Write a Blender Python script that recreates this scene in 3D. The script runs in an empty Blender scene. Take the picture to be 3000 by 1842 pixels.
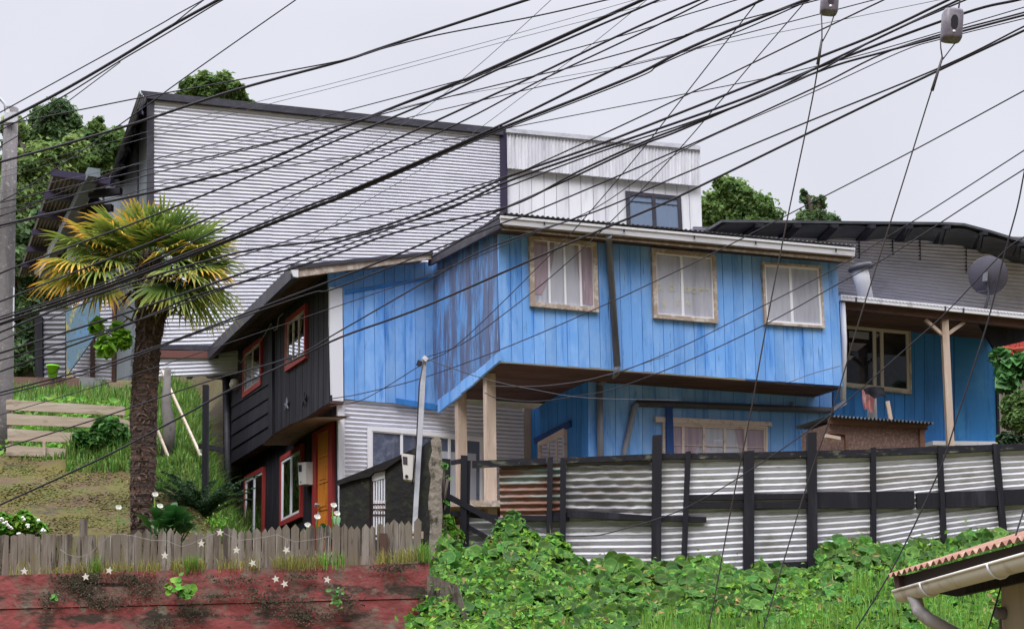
import bpy, math, random
import numpy as np
from mathutils import Matrix, Vector
R = math.radians
random.seed(7); rng = np.random.default_rng(11)
SC = bpy.context.scene
COL = SC.collection

# ------------------------------------------------------------------ camera
FOC, CX, CY, PITCH = 4263.0, 1500.0, 1408.0, R(8.0)
cam = bpy.data.cameras.new("camera"); cam_o = bpy.data.objects.new("camera", cam); COL.objects.link(cam_o)
cam.sensor_fit = 'HORIZONTAL'; cam.sensor_width = 36.0; cam.lens = 36.0*FOC/3000.0
cam.shift_x = 0.0; cam.shift_y = (CY-921.0)/3000.0
cam.clip_start = 0.1; cam.clip_end = 3000.0
cam_o.location = (0, 0, 0); cam_o.rotation_euler = (R(90)+PITCH, 0, 0)
SC.camera = cam_o

# ------------------------------------------------------------------ overcast sky, soft sun, exposure
W = bpy.data.worlds.new("World"); SC.world = W; W.use_nodes = True
nt = W.node_tree; nt.nodes.clear()
def N(t, **k):
    n = nt.nodes.new(t)
    for a, b in k.items(): setattr(n, a, b)
    return n
sky = N('ShaderNodeTexSky', sky_type='NISHITA'); sky.sun_disc = False; sky.sun_elevation = R(58); sky.sun_rotation = R(200)
bg1 = N('ShaderNodeBackground'); bg1.inputs[1].default_value = 0.05
tc = N('ShaderNodeTexCoord'); sep = N('ShaderNodeSeparateXYZ')
mr = N('ShaderNodeMapRange', interpolation_type='SMOOTHSTEP'); mr.inputs[1].default_value = .42; mr.inputs[2].default_value = .85; mr.inputs[3].default_value = .72; mr.inputs[4].default_value = 3.7
nz = N('ShaderNodeTexNoise'); nz.inputs['Scale'].default_value = 3.0; nz.inputs['Detail'].default_value = 5
mn = N('ShaderNodeMapRange'); mn.inputs[1].default_value = .3; mn.inputs[2].default_value = .7; mn.inputs[3].default_value = .93; mn.inputs[4].default_value = 1.05
mul = N('ShaderNodeMath', operation='MULTIPLY')
bg2 = N('ShaderNodeBackground'); bg2.inputs[0].default_value = (.955, .965, 1.07, 1)
add = N('ShaderNodeAddShader'); out = N('ShaderNodeOutputWorld')
L = nt.links.new
L(tc.outputs['Generated'], sep.inputs[0]); L(sep.outputs['Z'], mr.inputs[0]); L(tc.outputs['Generated'], nz.inputs['Vector'])
L(nz.outputs['Fac'], mn.inputs[0]); # the low sky behind the viewer is dimmed to deepen the porch shade, like an unseen slope opposite
my = N('ShaderNodeMapRange', interpolation_type='SMOOTHSTEP'); my.inputs[1].default_value = -.45; my.inputs[2].default_value = .05; my.inputs[3].default_value = .16; my.inputs[4].default_value = 1.0
mz = N('ShaderNodeMapRange', interpolation_type='SMOOTHSTEP'); mz.inputs[1].default_value = .22; mz.inputs[2].default_value = .62
mxm = N('ShaderNodeMath', operation='MAXIMUM'); mu2 = N('ShaderNodeMath', operation='MULTIPLY')
L(sep.outputs['Y'], my.inputs[0]); L(sep.outputs['Z'], mz.inputs[0]); L(my.outputs[0], mxm.inputs[0]); L(mz.outputs[0], mxm.inputs[1])
L(mr.outputs[0], mul.inputs[0]); L(mn.outputs[0], mul.inputs[1]); L(mul.outputs[0], mu2.inputs[0]); L(mxm.outputs[0], mu2.inputs[1]); L(mu2.outputs[0], bg2.inputs[1])
L(sky.outputs[0], bg1.inputs[0]); bg1.inputs[1].default_value = 0.006
L(bg1.outputs[0], add.inputs[0]); L(bg2.outputs[0], add.inputs[1]); L(add.outputs[0], out.inputs[0])
sun = bpy.data.lights.new("sun", 'SUN'); sun_o = bpy.data.objects.new("sun", sun); COL.objects.link(sun_o)
sun.energy = 1.5; sun.angle = R(24); sun.color = (1, .98, .96)
sun_o.rotation_euler = (R(38), R(0), R(-22)); sun_o.location = (0, -10, 40)
SC.view_settings.view_transform = 'Standard'; SC.view_settings.look = 'None'
SC.view_settings.exposure = 0.14; SC.view_settings.gamma = 1.0; SC.view_settings.use_curve_mapping = False

# ------------------------------------------------------------------ geometry helpers
cp, sp = math.cos(PITCH), math.sin(PITCH)
def ray(px, py):
    a = (px-CX)/FOC; b = (CY-py)/FOC
    return np.array([a, cp-b*sp, sp+b*cp])
def at(px, py, Y):
    r = ray(px, py); return r*(Y/r[1])
class Plane:
    """a vertical plane: local x runs to the right along the wall, local z is up, local -y faces the viewer"""
    def __init__(s, o, d):
        s.o = np.array([o[0], o[1], 0.0]); d = np.array([d[0], d[1], 0.0]); s.d = d/np.linalg.norm(d)
        s.n = np.array([-s.d[1], s.d[0], 0.0])
        if s.n[1] < 0 and abs(s.n[1]) > 1e-6 and False: s.n = -s.n
    def off(s, t):
        o = s.o - s.n*t; p = Plane((o[0], o[1]), (s.d[0], s.d[1])); return p
    def w(s, px, py):
        r = ray(px, py); t = np.dot(s.o, s.n)/np.dot(r, s.n); return r*t
    def l(s, px, py):
        p = s.w(px, py)-s.o; return np.array([np.dot(p, s.d), p[2]])
    def W(s, x, y, z): return s.o + s.d*x + s.n*y + np.array([0, 0, z])
    @property
    def M(s):
        return Matrix(((s.d[0], s.n[0], 0, s.o[0]), (s.d[1], s.n[1], 0, s.o[1]), (0, 0, 1, 0), (0, 0, 0, 1)))
class MB:
    def __init__(s): s.v = []; s.f = []; s.sm = []
    def add(s, vs, fs, smooth=False):
        b = len(s.v); s.v += [tuple(map(float, p)) for p in vs]
        for f in fs: s.f.append(tuple(b+i for i in f)); s.sm.append(smooth)
        return s
    def hexa(s, a, b):
        """a, b: matching loops (front, back)"""
        n = len(a); fs = [tuple(range(n)), tuple(range(2*n-1, n-1, -1))]
        for i in range(n):
            j = (i+1) % n; fs.append((i, n+i, n+j, j))
        return s.add(list(a)+list(b), fs)
    def prism(s, poly, y0, y1):
        return s.hexa([(p[0], y0, p[1]) for p in poly], [(p[0], y1, p[1]) for p in poly])
    def box(s, c, h):
        x, y, z = c; a, b, d = h
        return s.hexa([(x-a, y-b, z-d), (x+a, y-b, z-d), (x+a, y-b, z+d), (x-a, y-b, z+d)],
                      [(x-a, y+b, z-d), (x+a, y+b, z-d), (x+a, y+b, z+d), (x-a, y+b, z+d)])
    def bar(s, p, q, w, h, up=(0, 0, 1)):
        p, q = np.array(p, float), np.array(q, float); t = (q-p)/np.linalg.norm(q-p); up = np.array(up, float)
        if abs(np.dot(t, up)) > .95: up = np.array([0, 1, 0.0]) if abs(t[1]) < .9 else np.array([1, 0, 0.0])
        a = np.cross(t, up); a /= np.linalg.norm(a); b = np.cross(a, t)
        k = [(-1, -1), (1, -1), (1, 1), (-1, 1)]
        return s.hexa([p+a*w/2*i+b*h/2*j for i, j in k], [q+a*w/2*i+b*h/2*j for i, j in k])
    def tube(s, pts, r, n=8, cap=True, smooth=True):
        pts = [np.array(p, float) for p in pts]; m = len(pts)
        rs = r if hasattr(r, '__len__') else [r]*m
        vs = []; prev = None
        for i, p in enumerate(pts):
            t = pts[min(i+1, m-1)]-pts[max(i-1, 0)]; t = t/(np.linalg.norm(t)+1e-12)
            if prev is None:
                u = np.array([0, 0, 1.0]) if abs(t[2]) < .9 else np.array([1.0, 0, 0])
                a = np.cross(t, u)
            else: a = prev - t*np.dot(prev, t)
            a /= np.linalg.norm(a)+1e-12; prev = a; b = np.cross(t, a)
            for k in range(n):
                th = 2*math.pi*k/n; vs.append(p+(a*math.cos(th)+b*math.sin(th))*rs[i])
        fs = []
        for i in range(m-1):
            for k in range(n):
                k2 = (k+1) % n; fs.append((i*n+k, i*n+k2, (i+1)*n+k2, (i+1)*n+k))
        base = len(s.f)
        s.add(vs, fs, smooth)
        if cap:
            b0 = len(s.v)-len(vs)
            s.f.append(tuple(b0+k for k in range(n-1, -1, -1))); s.sm.append(False)
            s.f.append(tuple(b0+(m-1)*n+k for k in range(n))); s.sm.append(False)
        return s
    def grid(s, fn, nu, nv, smooth=True):
        vs = [fn(i/nu, j/nv) for j in range(nv+1) for i in range(nu+1)]
        fs = [(j*(nu+1)+i, j*(nu+1)+i+1, (j+1)*(nu+1)+i+1, (j+1)*(nu+1)+i) for j in range(nv) for i in range(nu)]
        return s.add(vs, fs, smooth)
    def lathe(s, o, prof, n=20, ax=(0, 0, 1), smooth=True):
        o = np.array(o, float); ax = np.array(ax, float); ax /= np.linalg.norm(ax)
        u = np.array([1, 0, 0.0]) if abs(ax[0]) < .9 else np.array([0, 1, 0.0]); a = np.cross(ax, u); a /= np.linalg.norm(a); b = np.cross(ax, a)
        vs = [o+ax*h+(a*math.cos(2*math.pi*k/n)+b*math.sin(2*math.pi*k/n))*r for r, h in prof for k in range(n)]
        m = len(prof); fs = [(i*n+k, i*n+(k+1) % n, (i+1)*n+(k+1) % n, (i+1)*n+k) for i in range(m-1) for k in range(n)]
        b0 = len(s.v); s.add(vs, fs, smooth)
        for i, rev in ((0, True), (m-1, False)):
            if prof[i][0] > 1e-6:
                f = [b0+i*n+k for k in range(n)]; s.f.append(tuple(f[::-1] if rev else f)); s.sm.append(False)
        return s
    def build(s, name, mat, parent=None, frame=None, label=None):
        me = bpy.data.meshes.new(name); me.from_pydata(s.v, [], s.f); me.update()
        me.polygons.foreach_set('use_smooth', s.sm)
        me.materials.append(mat)
        return place(bpy.data.objects.new(name, me), parent, frame, label)
def place(o, parent=None, frame=None, label=None):
    COL.objects.link(o); fr = frame if frame is not None else Matrix()
    if parent is not None:
        o.parent = parent; o.matrix_parent_inverse = Matrix()
        o.matrix_basis = WM[parent.name].inverted() @ fr
    else: o.matrix_basis = fr
    WM[o.name] = fr.copy()
    if label: o['label'] = label
    return o
WM = {}
def np_mesh(name, V, F, mat, parent=None, smooth=False, attr=None, label=None):
    """V (n,3), F (m,k) arrays of one polygon size"""
    V = np.asarray(V, np.float32); F = np.asarray(F, np.int32); m, k = F.shape
    me = bpy.data.meshes.new(name); me.vertices.add(len(V)); me.vertices.foreach_set('co', V.ravel())
    me.loops.add(m*k); me.loops.foreach_set('vertex_index', F.ravel())
    me.polygons.add(m); me.polygons.foreach_set('loop_start', np.arange(0, m*k, k, dtype=np.int32))
    me.polygons.foreach_set('use_smooth', np.full(m, smooth, bool))
    me.update(calc_edges=True)
    if attr is not None:
        a = me.attributes.new('t', 'FLOAT', 'POINT'); a.data.foreach_set('value', np.asarray(attr, np.float32))
    me.materials.append(mat)
    o = bpy.data.objects.new(name, me)
    if parent is not None: me.transform(WM[parent.name].inverted())
    return place(o, parent, WM[parent.name] if parent is not None else None, label)
def thing(name, label, cat, loc, group=None):
    o = bpy.data.objects.new(name, None); COL.objects.link(o); o.empty_display_size = .2
    o.location = tuple(float(c) for c in loc); WM[o.name] = Matrix.Translation(Vector(o.location))
    return tag(o, label, cat, group)
def tag(o, label, cat, group=None):
    o['label'] = label; o['category'] = cat
    if group: o['group'] = group
    return o
def struct(o, kind='structure'): o['kind'] = kind; return o
def quad(P, pts): return [P.l(*p) for p in pts]      # TL TR BR BL in local (x,z)
def bil(q, u, v):
    a = q[0]*(1-u)+q[1]*u; b = q[3]*(1-u)+q[2]*u; return a*(1-v)+b*v
def jit(a): return random.uniform(-a, a)

# ------------------------------------------------------------------ materials
def mat(name, col, rough=.75, layers=(), rpi=0.0, hue=0.0, spec=.25, metal=0.0, bump=None, attr=None, obj=True, trans=0.0):
    """layers: (colour, scale, (sx,sy,sz), lo, hi) mixed in where noise passes lo..hi;  rpi: value spread per mesh island"""
    m = bpy.data.materials.new(name); m.use_nodes = True; t = m.node_tree; b = t.nodes['Principled BSDF']
    def n(ty, **k):
        x = t.nodes.new(ty)
        for a, v in k.items(): setattr(x, a, v)
        return x
    l = t.links.new
    co = n('ShaderNodeTexCoord').outputs['Object']
    rgb = n('ShaderNodeRGB'); rgb.outputs[0].default_value = (*col, 1); cur = rgb.outputs[0]
    if attr:
        at_ = n('ShaderNodeAttribute', attribute_name='t'); nz = n('ShaderNodeTexNoise'); nz.inputs['Scale'].default_value = 4
        l(co, nz.inputs['Vector'])
        ad = n('ShaderNodeMath', operation='ADD'); su = n('ShaderNodeMath', operation='MULTIPLY_ADD'); su.inputs[1].default_value = .5; su.inputs[2].default_value = -.25
        l(nz.outputs['Fac'], su.inputs[0]); l(at_.outputs['Fac'], ad.inputs[0]); l(su.outputs[0], ad.inputs[1])
        cr = n('ShaderNodeValToRGB'); l(ad.outputs[0], cr.inputs[0]); cr.color_ramp.elements.remove(cr.color_ramp.elements[1])
        for i, (p, c) in enumerate(attr):
            e = cr.color_ramp.elements[0] if i == 0 else cr.color_ramp.elements.new(p)
            e.position = p; e.color = (*c, 1)
        cur = cr.outputs[0]
    for c, sc, st, lo, hi in layers:
        mp = n('ShaderNodeMapping'); mp.inputs['Scale'].default_value = st; l(co, mp.inputs[0])
        nz = n('ShaderNodeTexNoise'); nz.inputs['Scale'].default_value = sc; nz.inputs['Detail'].default_value = 6; nz.inputs['Roughness'].default_value = .68
        l(mp.outputs[0], nz.inputs['Vector'])
        r = n('ShaderNodeMapRange', interpolation_type='SMOOTHSTEP'); r.inputs[1].default_value = lo; r.inputs[2].default_value = hi; l(nz.outputs['Fac'], r.inputs[0])
        mx = n('ShaderNodeMix', data_type='RGBA'); l(r.outputs[0], mx.inputs[0]); l(cur, mx.inputs[6]); mx.inputs[7].default_value = (*c, 1); cur = mx.outputs[2]
    if rpi or hue:
        g = n('ShaderNodeNewGeometry'); hs = n('ShaderNodeHueSaturation')
        mv = n('ShaderNodeMapRange'); mv.inputs[3].default_value = 1-rpi; mv.inputs[4].default_value = 1+rpi; l(g.outputs['Random Per Island'], mv.inputs[0]); l(mv.outputs[0], hs.inputs['Value'])
        if hue:
            m7 = n('ShaderNodeMath', operation='MULTIPLY'); m7.inputs[1].default_value = 7.31; fr = n('ShaderNodeMath', operation='FRACT')
            l(g.outputs['Random Per Island'], m7.inputs[0]); l(m7.outputs[0], fr.inputs[0])
            mh = n('ShaderNodeMapRange'); mh.inputs[3].default_value = .5-hue; mh.inputs[4].default_value = .5+hue; l(fr.outputs[0], mh.inputs[0]); l(mh.outputs[0], hs.inputs['Hue'])
        l(cur, hs.inputs['Color']); cur = hs.outputs[0]
    l(cur, b.inputs['Base Color']); b.inputs['Roughness'].default_value = rough; b.inputs['Metallic'].default_value = metal
    b.inputs['Specular IOR Level'].default_value = spec
    if bump:
        sc, st, am = bump
        mp = n('ShaderNodeMapping'); mp.inputs['Scale'].default_value = st; l(co, mp.inputs[0])
        nz = n('ShaderNodeTexNoise'); nz.inputs['Scale'].default_value = sc; nz.inputs['Detail'].default_value = 5; l(mp.outputs[0], nz.inputs['Vector'])
        bp = n('ShaderNodeBump'); bp.inputs['Strength'].default_value = am; bp.inputs['Distance'].default_value = .02; l(nz.outputs['Fac'], bp.inputs['Height']); l(bp.outputs[0], b.inputs['Normal'])
    if trans:
        tr = n('ShaderNodeBsdfTranslucent'); l(cur, tr.inputs[0]); mxs = n('ShaderNodeMixShader'); mxs.inputs[0].default_value = trans
        l(b.outputs[0], mxs.inputs[1]); l(tr.outputs[0], mxs.inputs[2]); l(mxs.outputs[0], t.nodes['Material Output'].inputs[0])
    return m
V1 = (1, 1, .12); H1 = (.12, 1, 1); I1 = (1, 1, 1)
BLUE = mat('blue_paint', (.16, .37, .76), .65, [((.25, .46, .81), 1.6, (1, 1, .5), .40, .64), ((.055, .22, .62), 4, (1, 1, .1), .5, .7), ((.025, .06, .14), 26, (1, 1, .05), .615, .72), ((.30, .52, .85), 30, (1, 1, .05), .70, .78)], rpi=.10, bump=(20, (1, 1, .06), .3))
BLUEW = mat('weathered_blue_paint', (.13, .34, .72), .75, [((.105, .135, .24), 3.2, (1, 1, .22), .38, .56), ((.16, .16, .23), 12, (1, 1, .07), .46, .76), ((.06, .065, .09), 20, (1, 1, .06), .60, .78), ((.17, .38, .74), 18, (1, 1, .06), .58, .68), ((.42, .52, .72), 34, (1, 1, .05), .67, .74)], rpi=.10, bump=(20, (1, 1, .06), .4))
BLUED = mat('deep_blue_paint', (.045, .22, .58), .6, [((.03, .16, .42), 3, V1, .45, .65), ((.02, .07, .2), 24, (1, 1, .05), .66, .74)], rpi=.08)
BLUEN = mat('navy_blue_paint', (.02, .06, .2), .6)
WHITEP = mat('white_paint', (.72, .72, .75), .55, [((.45, .44, .46), 7, V1, .56, .75)])
WHITE_S = mat('white_zinc', (.70, .70, .765), .45, [((.59, .59, .65), 2.2, (.5, 1, 1), .45, .7), ((.60, .60, .64), 14, (1, 1, .1), .68, .8)], spec=.4)
GALV = mat('galvanised_zinc', (.56, .57, .61), .42, [((.40, .40, .45), 3, (.6, 1, 1), .45, .65), ((.68, .69, .73), 6, (.3, 1, 1.5), .55, .7), ((.30, .27, .26), 18, (1, 1, .3), .68, .78)], spec=.4)
GREYZ = mat('grey_zinc_roofing', (.27, .27, .31), .5, [((.18, .18, .21), 1.5, (.4, 1, 1), .42, .62), ((.42, .42, .47), 4, (.25, 1, 1), .55, .7), ((.13, .12, .13), 20, (1, 1, .2), .64, .75)], spec=.4)
WHITEC = mat('white_fence_sheet', (.74, .73, .76), .5, [((.52, .50, .49), 3, (.4, 1, 1.2), .48, .66), ((.20, .19, .15), 9, (.25, 1, 1.6), .61, .73), ((.33, .34, .17), 6, (.3, 1, 1.4), .66, .78), ((.32, .17, .12), 14, (1, 1, .2), .71, .8)], spec=.3)
RUSTC = mat('rusty_sheet', (.27, .15, .115), .8, [((.28, .33, .31), 3.2, (.25, 1, 2.2), .44, .58), ((.20, .07, .04), 6, (.4, 1, 2), .5, .66), ((.48, .45, .43), 5, (.2, 1, 3), .58, .7)])
GREYC = mat('weathered_sheet', (.46, .45, .45), .65, [((.26, .25, .26), 3.5, (.3, 1, 1.6), .42, .6), ((.30, .21, .16), 5, (.4, 1, 1.4), .55, .68), ((.62, .61, .61), 7, (.25, 1, 2), .55, .7)])
BLACKW = mat('black_stained_wood', (.016, .015, .021), .7, [((.035, .033, .042), 4, V1, .45, .7), ((.055, .053, .06), 22, (1, 1, .06), .60, .74)], rpi=.15, bump=(18, (1, 1, .08), .35))
BLACKF = mat('black_fence_paint', (.012, .011, .016), .65, [((.03, .03, .038), 5, V1, .5, .7), ((.10, .11, .06), 13, I1, .68, .8)], bump=(18, (1, 1, .1), .4))
RAILTOP = mat('mossy_black_rail', (.014, .013, .018), .7, [((.13, .13, .09), 12, (.5, 1, 1.5), .54, .70), ((.22, .21, .18), 20, I1, .64, .76)], bump=(12, I1, .4))
RED = mat('red_trim_paint', (.34, .045, .042), .55, [((.28, .03, .03), 8, V1, .5, .7)])
ORANGE = mat('orange_varnished_door', (.62, .22, .03), .45, [((.45, .13, .015), 6, V1, .48, .68)])
BROWNS = mat('brown_soffit_boards', (.095, .052, .040), .8, [((.055, .03, .024), 4, (.2, 1, 1), .45, .65), ((.15, .085, .06), 9, (.15, 1, 1), .58, .74)], rpi=.25)
TIMBER = mat('bare_pine_post', (.50, .39, .31), .75, [((.38, .28, .20), 6, V1, .48, .68), ((.62, .50, .40), 9, V1, .50, .70)], bump=(20, (1, 1, .05), .3))
OLDWOOD = mat('old_window_timber', (.37, .29, .23), .8, [((.56, .49, .42), 7, I1, .45, .6), ((.12, .08, .06), 11, I1, .60, .72), ((.62, .55, .48), 20, I1, .62, .72)], bump=(30, I1, .4))
FASC = mat('dark_metal_trim', (.045, .042, .055), .5, [((.075, .07, .085), 4, I1, .45, .7)])
PURP = mat('purple_black_trim', (.035, .026, .06), .5)
GREYPIPE = mat('grey_drain_pipe', (.22, .23, .27), .45, [((.14, .14, .17), 5, V1, .45, .68)])
DARKPIPE = mat('dark_drain_pipe', (.065, .065, .08), .5, [((.12, .11, .12), 6, H1, .5, .7)])
PVC = mat('white_pvc_frame', (.80, .80, .82), .35)
CURT = mat('white_net_curtain', (.70, .67, .70), .9, [((.50, .47, .51), 3, (2, 1, .15), .46, .68)])
PINK = mat('pink_curtain', (.56, .40, .43), .9, [((.40, .29, .32), 5, (2, 1, .15), .45, .65)])
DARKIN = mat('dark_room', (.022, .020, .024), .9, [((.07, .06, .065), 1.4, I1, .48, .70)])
def glass(name, col, amt):
    m = bpy.data.materials.new(name); m.use_nodes = True; t = m.node_tree; t.nodes.clear()
    o = t.nodes.new('ShaderNodeOutputMaterial'); g = t.nodes.new('ShaderNodeBsdfGlossy'); g.inputs['Roughness'].default_value = .03; g.inputs['Color'].default_value = (.9, .93, 1, 1)
    tr = t.nodes.new('ShaderNodeBsdfTransparent'); tr.inputs[0].default_value = (*col, 1); mx = t.nodes.new('ShaderNodeMixShader')
    f = t.nodes.new('ShaderNodeFresnel'); f.inputs[0].default_value = 1.5; a = t.nodes.new('ShaderNodeMath'); a.operation = 'ADD'; a.inputs[1].default_value = amt
    t.links.new(f.outputs[0], a.inputs[0]); t.links.new(a.outputs[0], mx.inputs[0]); t.links.new(tr.outputs[0], mx.inputs[1]); t.links.new(g.outputs[0], mx.inputs[2]); t.links.new(mx.outputs[0], o.inputs[0]); return m
CREAMF = mat('cream_old_frame', (.60, .50, .45), .75, [((.42, .33, .28), 9, I1, .50, .66)])
GREYW = mat('grey_white_gutter', (.56, .55, .57), .5, [((.38, .36, .36), 6, H1, .52, .7)])
GLASS = glass('window_glass', (.86, .88, .9), .05); GLASSR = glass('reflecting_glass', (.45, .5, .55), .26)
LEAFN = mat('nasturtium_leaf', (.085, .22, .035), .6, rpi=.45, hue=.025, spec=.4, trans=.22)
LEAFB = mat('bright_leaf', (.14, .31, .03), .5, rpi=.4, hue=.03, trans=.28)
LEAFT = mat('tree_leaf', (.060, .125, .028), .6, rpi=.5, hue=.03, trans=.25)
LEAFD = mat('dark_tree_leaf', (.028, .062, .022), .65, rpi=.55, hue=.03, trans=.2)
LEAFL = mat('light_tree_leaf', (.105, .20, .045), .6, rpi=.45, hue=.03, trans=.25)
GRASSM = mat('grass_blade', (.15, .31, .045), .6, rpi=.4, hue=.03, trans=.3)
GRASSY = mat('dry_grass_blade', (.30, .29, .07), .7, rpi=.4, hue=.04, trans=.25)
FERN = mat('fern_frond', (.028, .075, .02), .6, rpi=.4, hue=.02, trans=.2)
BARK = mat('tree_bark', (.10, .08, .065), .9)
PETAL = mat('white_petal', (.80, .79, .72), .6)
CABLE = mat('black_cable_sheath', (.034, .032, .042), .6, [((.045, .042, .05), 3, I1, .5, .7)])
CABLEG = mat('grey_wire', (.10, .10, .115), .5)

# ------------------------------------------------------------------ builders shared by the houses
def boards(P, q, width, thick=.02, gap=.004, back=True, n=None):
    q = quad(P, q) if not isinstance(q[0], np.ndarray) else q
    m = MB(); Lw = np.linalg.norm(q[1]-q[0]); n = n or max(1, round(Lw/width)); g = gap/Lw
    for i in range(n):
        u0, u1 = i/n+g, (i+1)/n-g; d = thick+jit(.004); e = jit(.006)
        m.prism([bil(q, u0, 0), bil(q, u1, 0), bil(q, u1, 1)+[0, e], bil(q, u0, 1)+[0, e]], -d, 0)
    if back: m.prism([bil(q, .002, .004), bil(q, .998, .004), bil(q, .998, .99), bil(q, .002, .99)], .002, .05)
    return m
def sheet(P, q, n, amp, vert=False, cols=10, per=6, dent=0.0, y=0.0, sharp=1.0, back=True):
    q = quad(P, q) if not isinstance(q[0], np.ndarray) else q
    m = MB(); ph = [jit(1) for _ in range(6)]
    def prof(t):
        s = math.cos(2*math.pi*t*n); s = math.copysign(abs(s)**sharp, s); return amp*s
    def fn(u, v):
        if vert: p = bil(q, v, u); t = v; o = u
        else: p = bil(q, u, v); t = v; o = u
        dd = dent*(math.sin(o*9+ph[0]*9+t*5)+math.sin(o*23+t*31+ph[1]*9)*.6+math.sin(o*51+t*17+ph[2])*.35)
        return (p[0], y-prof(t)-amp+dd, p[1])
    m.grid(fn, cols, n*per)
    if not vert: m.f = [f[::-1] for f in m.f]
    if back:
        k = [bil(q, .002, .002), bil(q, .998, .002), bil(q, .998, .998), bil(q, .002, .998)]
        m.prism(k, y+.012, y+.05)
    return m
def lapped(P, q, n, depth, mid=(.10, .64, .70, .94), cols=2):
    q = quad(P, q) if not isinstance(q[0], np.ndarray) else q; m = MB(); rows = []
    for i in range(n):
        for t, y in ((0.0, -depth*.55), (mid[0], -depth*.80), (mid[1], -depth), (mid[2], -depth*.80), (mid[3], -.002)): rows.append(((i+t)/n, y))
    rows.append((1.0, -depth*.5)); vs = []
    for v, y in rows:
        for c in range(cols+1): p = bil(q, c/cols, v); vs.append((p[0], y+jit(.0015), p[1]))
    w = cols+1; m.add(vs, [(j*w+i, (j+1)*w+i, (j+1)*w+i+1, j*w+i+1) for j in range(len(rows)-1) for i in range(cols)], False)
    m.prism([bil(q, .001, .002), bil(q, .999, .002), bil(q, .999, .998), bil(q, .001, .998)], .003, .05); return m
def lapped_wall(P, q, n, depth, mid, parts):
    Q = quad(P, q); M_ = MB()
    for k in range(parts):
        u0, u1 = k/parts, (k+1)/parts; dv = jit(.0009)
        w = lapped(P, [np.array(bil(Q, u0, dv)), np.array(bil(Q, u1, dv)), np.array(bil(Q, u1, 1+dv)), np.array(bil(Q, u0, 1+dv))], n, depth*random.uniform(.95, 1.05), mid, 4)
        M_.add(w.v, w.f)
    return M_
def rect(q, u0, v0, u1, v1): return [bil(q, u0, v0), bil(q, u1, v0), bil(q, u1, v1), bil(q, u0, v1)]
def frame_bars(m, q, wu, wv, y0, y1):
    m.prism(rect(q, 0, 0, 1, wv), y0, y1); m.prism(rect(q, 0, 1-wv, 1, 1), y0, y1)
    m.prism(rect(q, 0, wv, wu, 1-wv), y0, y1); m.prism(rect(q, 1-wu, wv, 1, 1-wv), y0, y1)
def cloth(q, y, folds, amp, u0=0, u1=1, v0=0, v1=1):
    m = MB(); a = jit(3)
    m.grid(lambda u, v: (*[bil(q, u0+(u1-u0)*u, v0+(v1-v0)*v)[0]], y-amp*(1+math.sin(u*folds*6.28+a+.8*math.sin(v*2+u*7))*.9)/2, bil(q, u0+(u1-u0)*u, v0+(v1-v0)*v)[1]), 40, 6)
    m.f = [f[::-1] for f in m.f]; return m
def win(parent, P, px, trim=None, tw=.05, sash=None, sw=.03, mull=(), style='dark', cur=CURT, gl=None, y=0.0, label=None, bars=()):
    q = quad(P, px); lu = np.linalg.norm(q[1]-q[0]); lv = np.linalg.norm(q[3]-q[0])
    sash = sash or PVC; m = MB(); inner = q
    if trim:
        frame_bars(m, q, tw/lu, tw/lv, y-.055, y+.01)
        root = m.build('window', trim, parent, P.M, label)
        e = .6; inner = rect(q, e*tw/lu, e*tw/lv, 1-e*tw/lu, 1-e*tw/lv); inner = [np.array(i) for i in inner]; m = MB(); name = 'sash'; par = root
    else: name = 'window'; par = parent
    frame_bars(m, inner, sw/lu, sw/lv, y-.040, y-.002)
    for u in mull: m.prism(rect(inner, u-sw*.5/lu, sw/lv, u+sw*.5/lu, 1-sw/lv), y-.036, y-.002)
    for v in bars: m.prism(rect(inner, sw/lu, v-.006/lv, 1-sw/lu, v+.006/lv), y-.030, y-.004)
    s = m.build(name, sash, par, P.M, None if trim else label)
    if not trim: root = s
    k = [np.array(i) for i in rect(inner, sw*.7/lu, sw*.7/lv, 1-sw*.7/lu, 1-sw*.7/lv)]
    b = MB(); b.prism(k, y-.006, y-.001); b.build('room_interior', DARKIN, root, P.M)
    if style == 'curtain': cloth(k, y-.008, 7*lu, .009).build('curtain', cur, root, P.M)  # the wide porch and box house windows pass a painted reflection as cur
    elif style == 'pink':
        cloth(k, y-.008, 6*lu, .007).build('curtain', CURT, root, P.M)
        c = MB(); c.grid(lambda u, v: (bil(k, u*(.36-.22*v*v), v*.86)[0], y-.017-.003*math.sin(u*14+v*3), bil(k, u*(.36-.22*v*v), v*.86)[1]), 14, 8); c.f = [f[::-1] for f in c.f]
        c.build('drape', PINK, root, P.M)
        c = MB(); c.grid(lambda u, v: (bil(k, 1-u*(.30-.10*v), v*.95)[0], y-.017-.003*math.sin(u*14+v*3), bil(k, 1-u*(.30-.10*v), v*.95)[1]), 14, 8)
        c.build('drape', PINK, root, P.M)
    g = MB(); g.add([(p[0], y-.0235, p[1]) for p in k], [(0, 1, 2, 3)]); g.build('pane', gl or GLASS, root, P.M)
    return root
def poly3(m, pts, t, up=(0, 0, 1)):
    """a slab through 3-D points, thickness t along up"""
    up = np.array(up, float)*t; pts = [np.array(p, float) for p in pts]
    return m.hexa([p+up for p in pts], pts)

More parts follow.
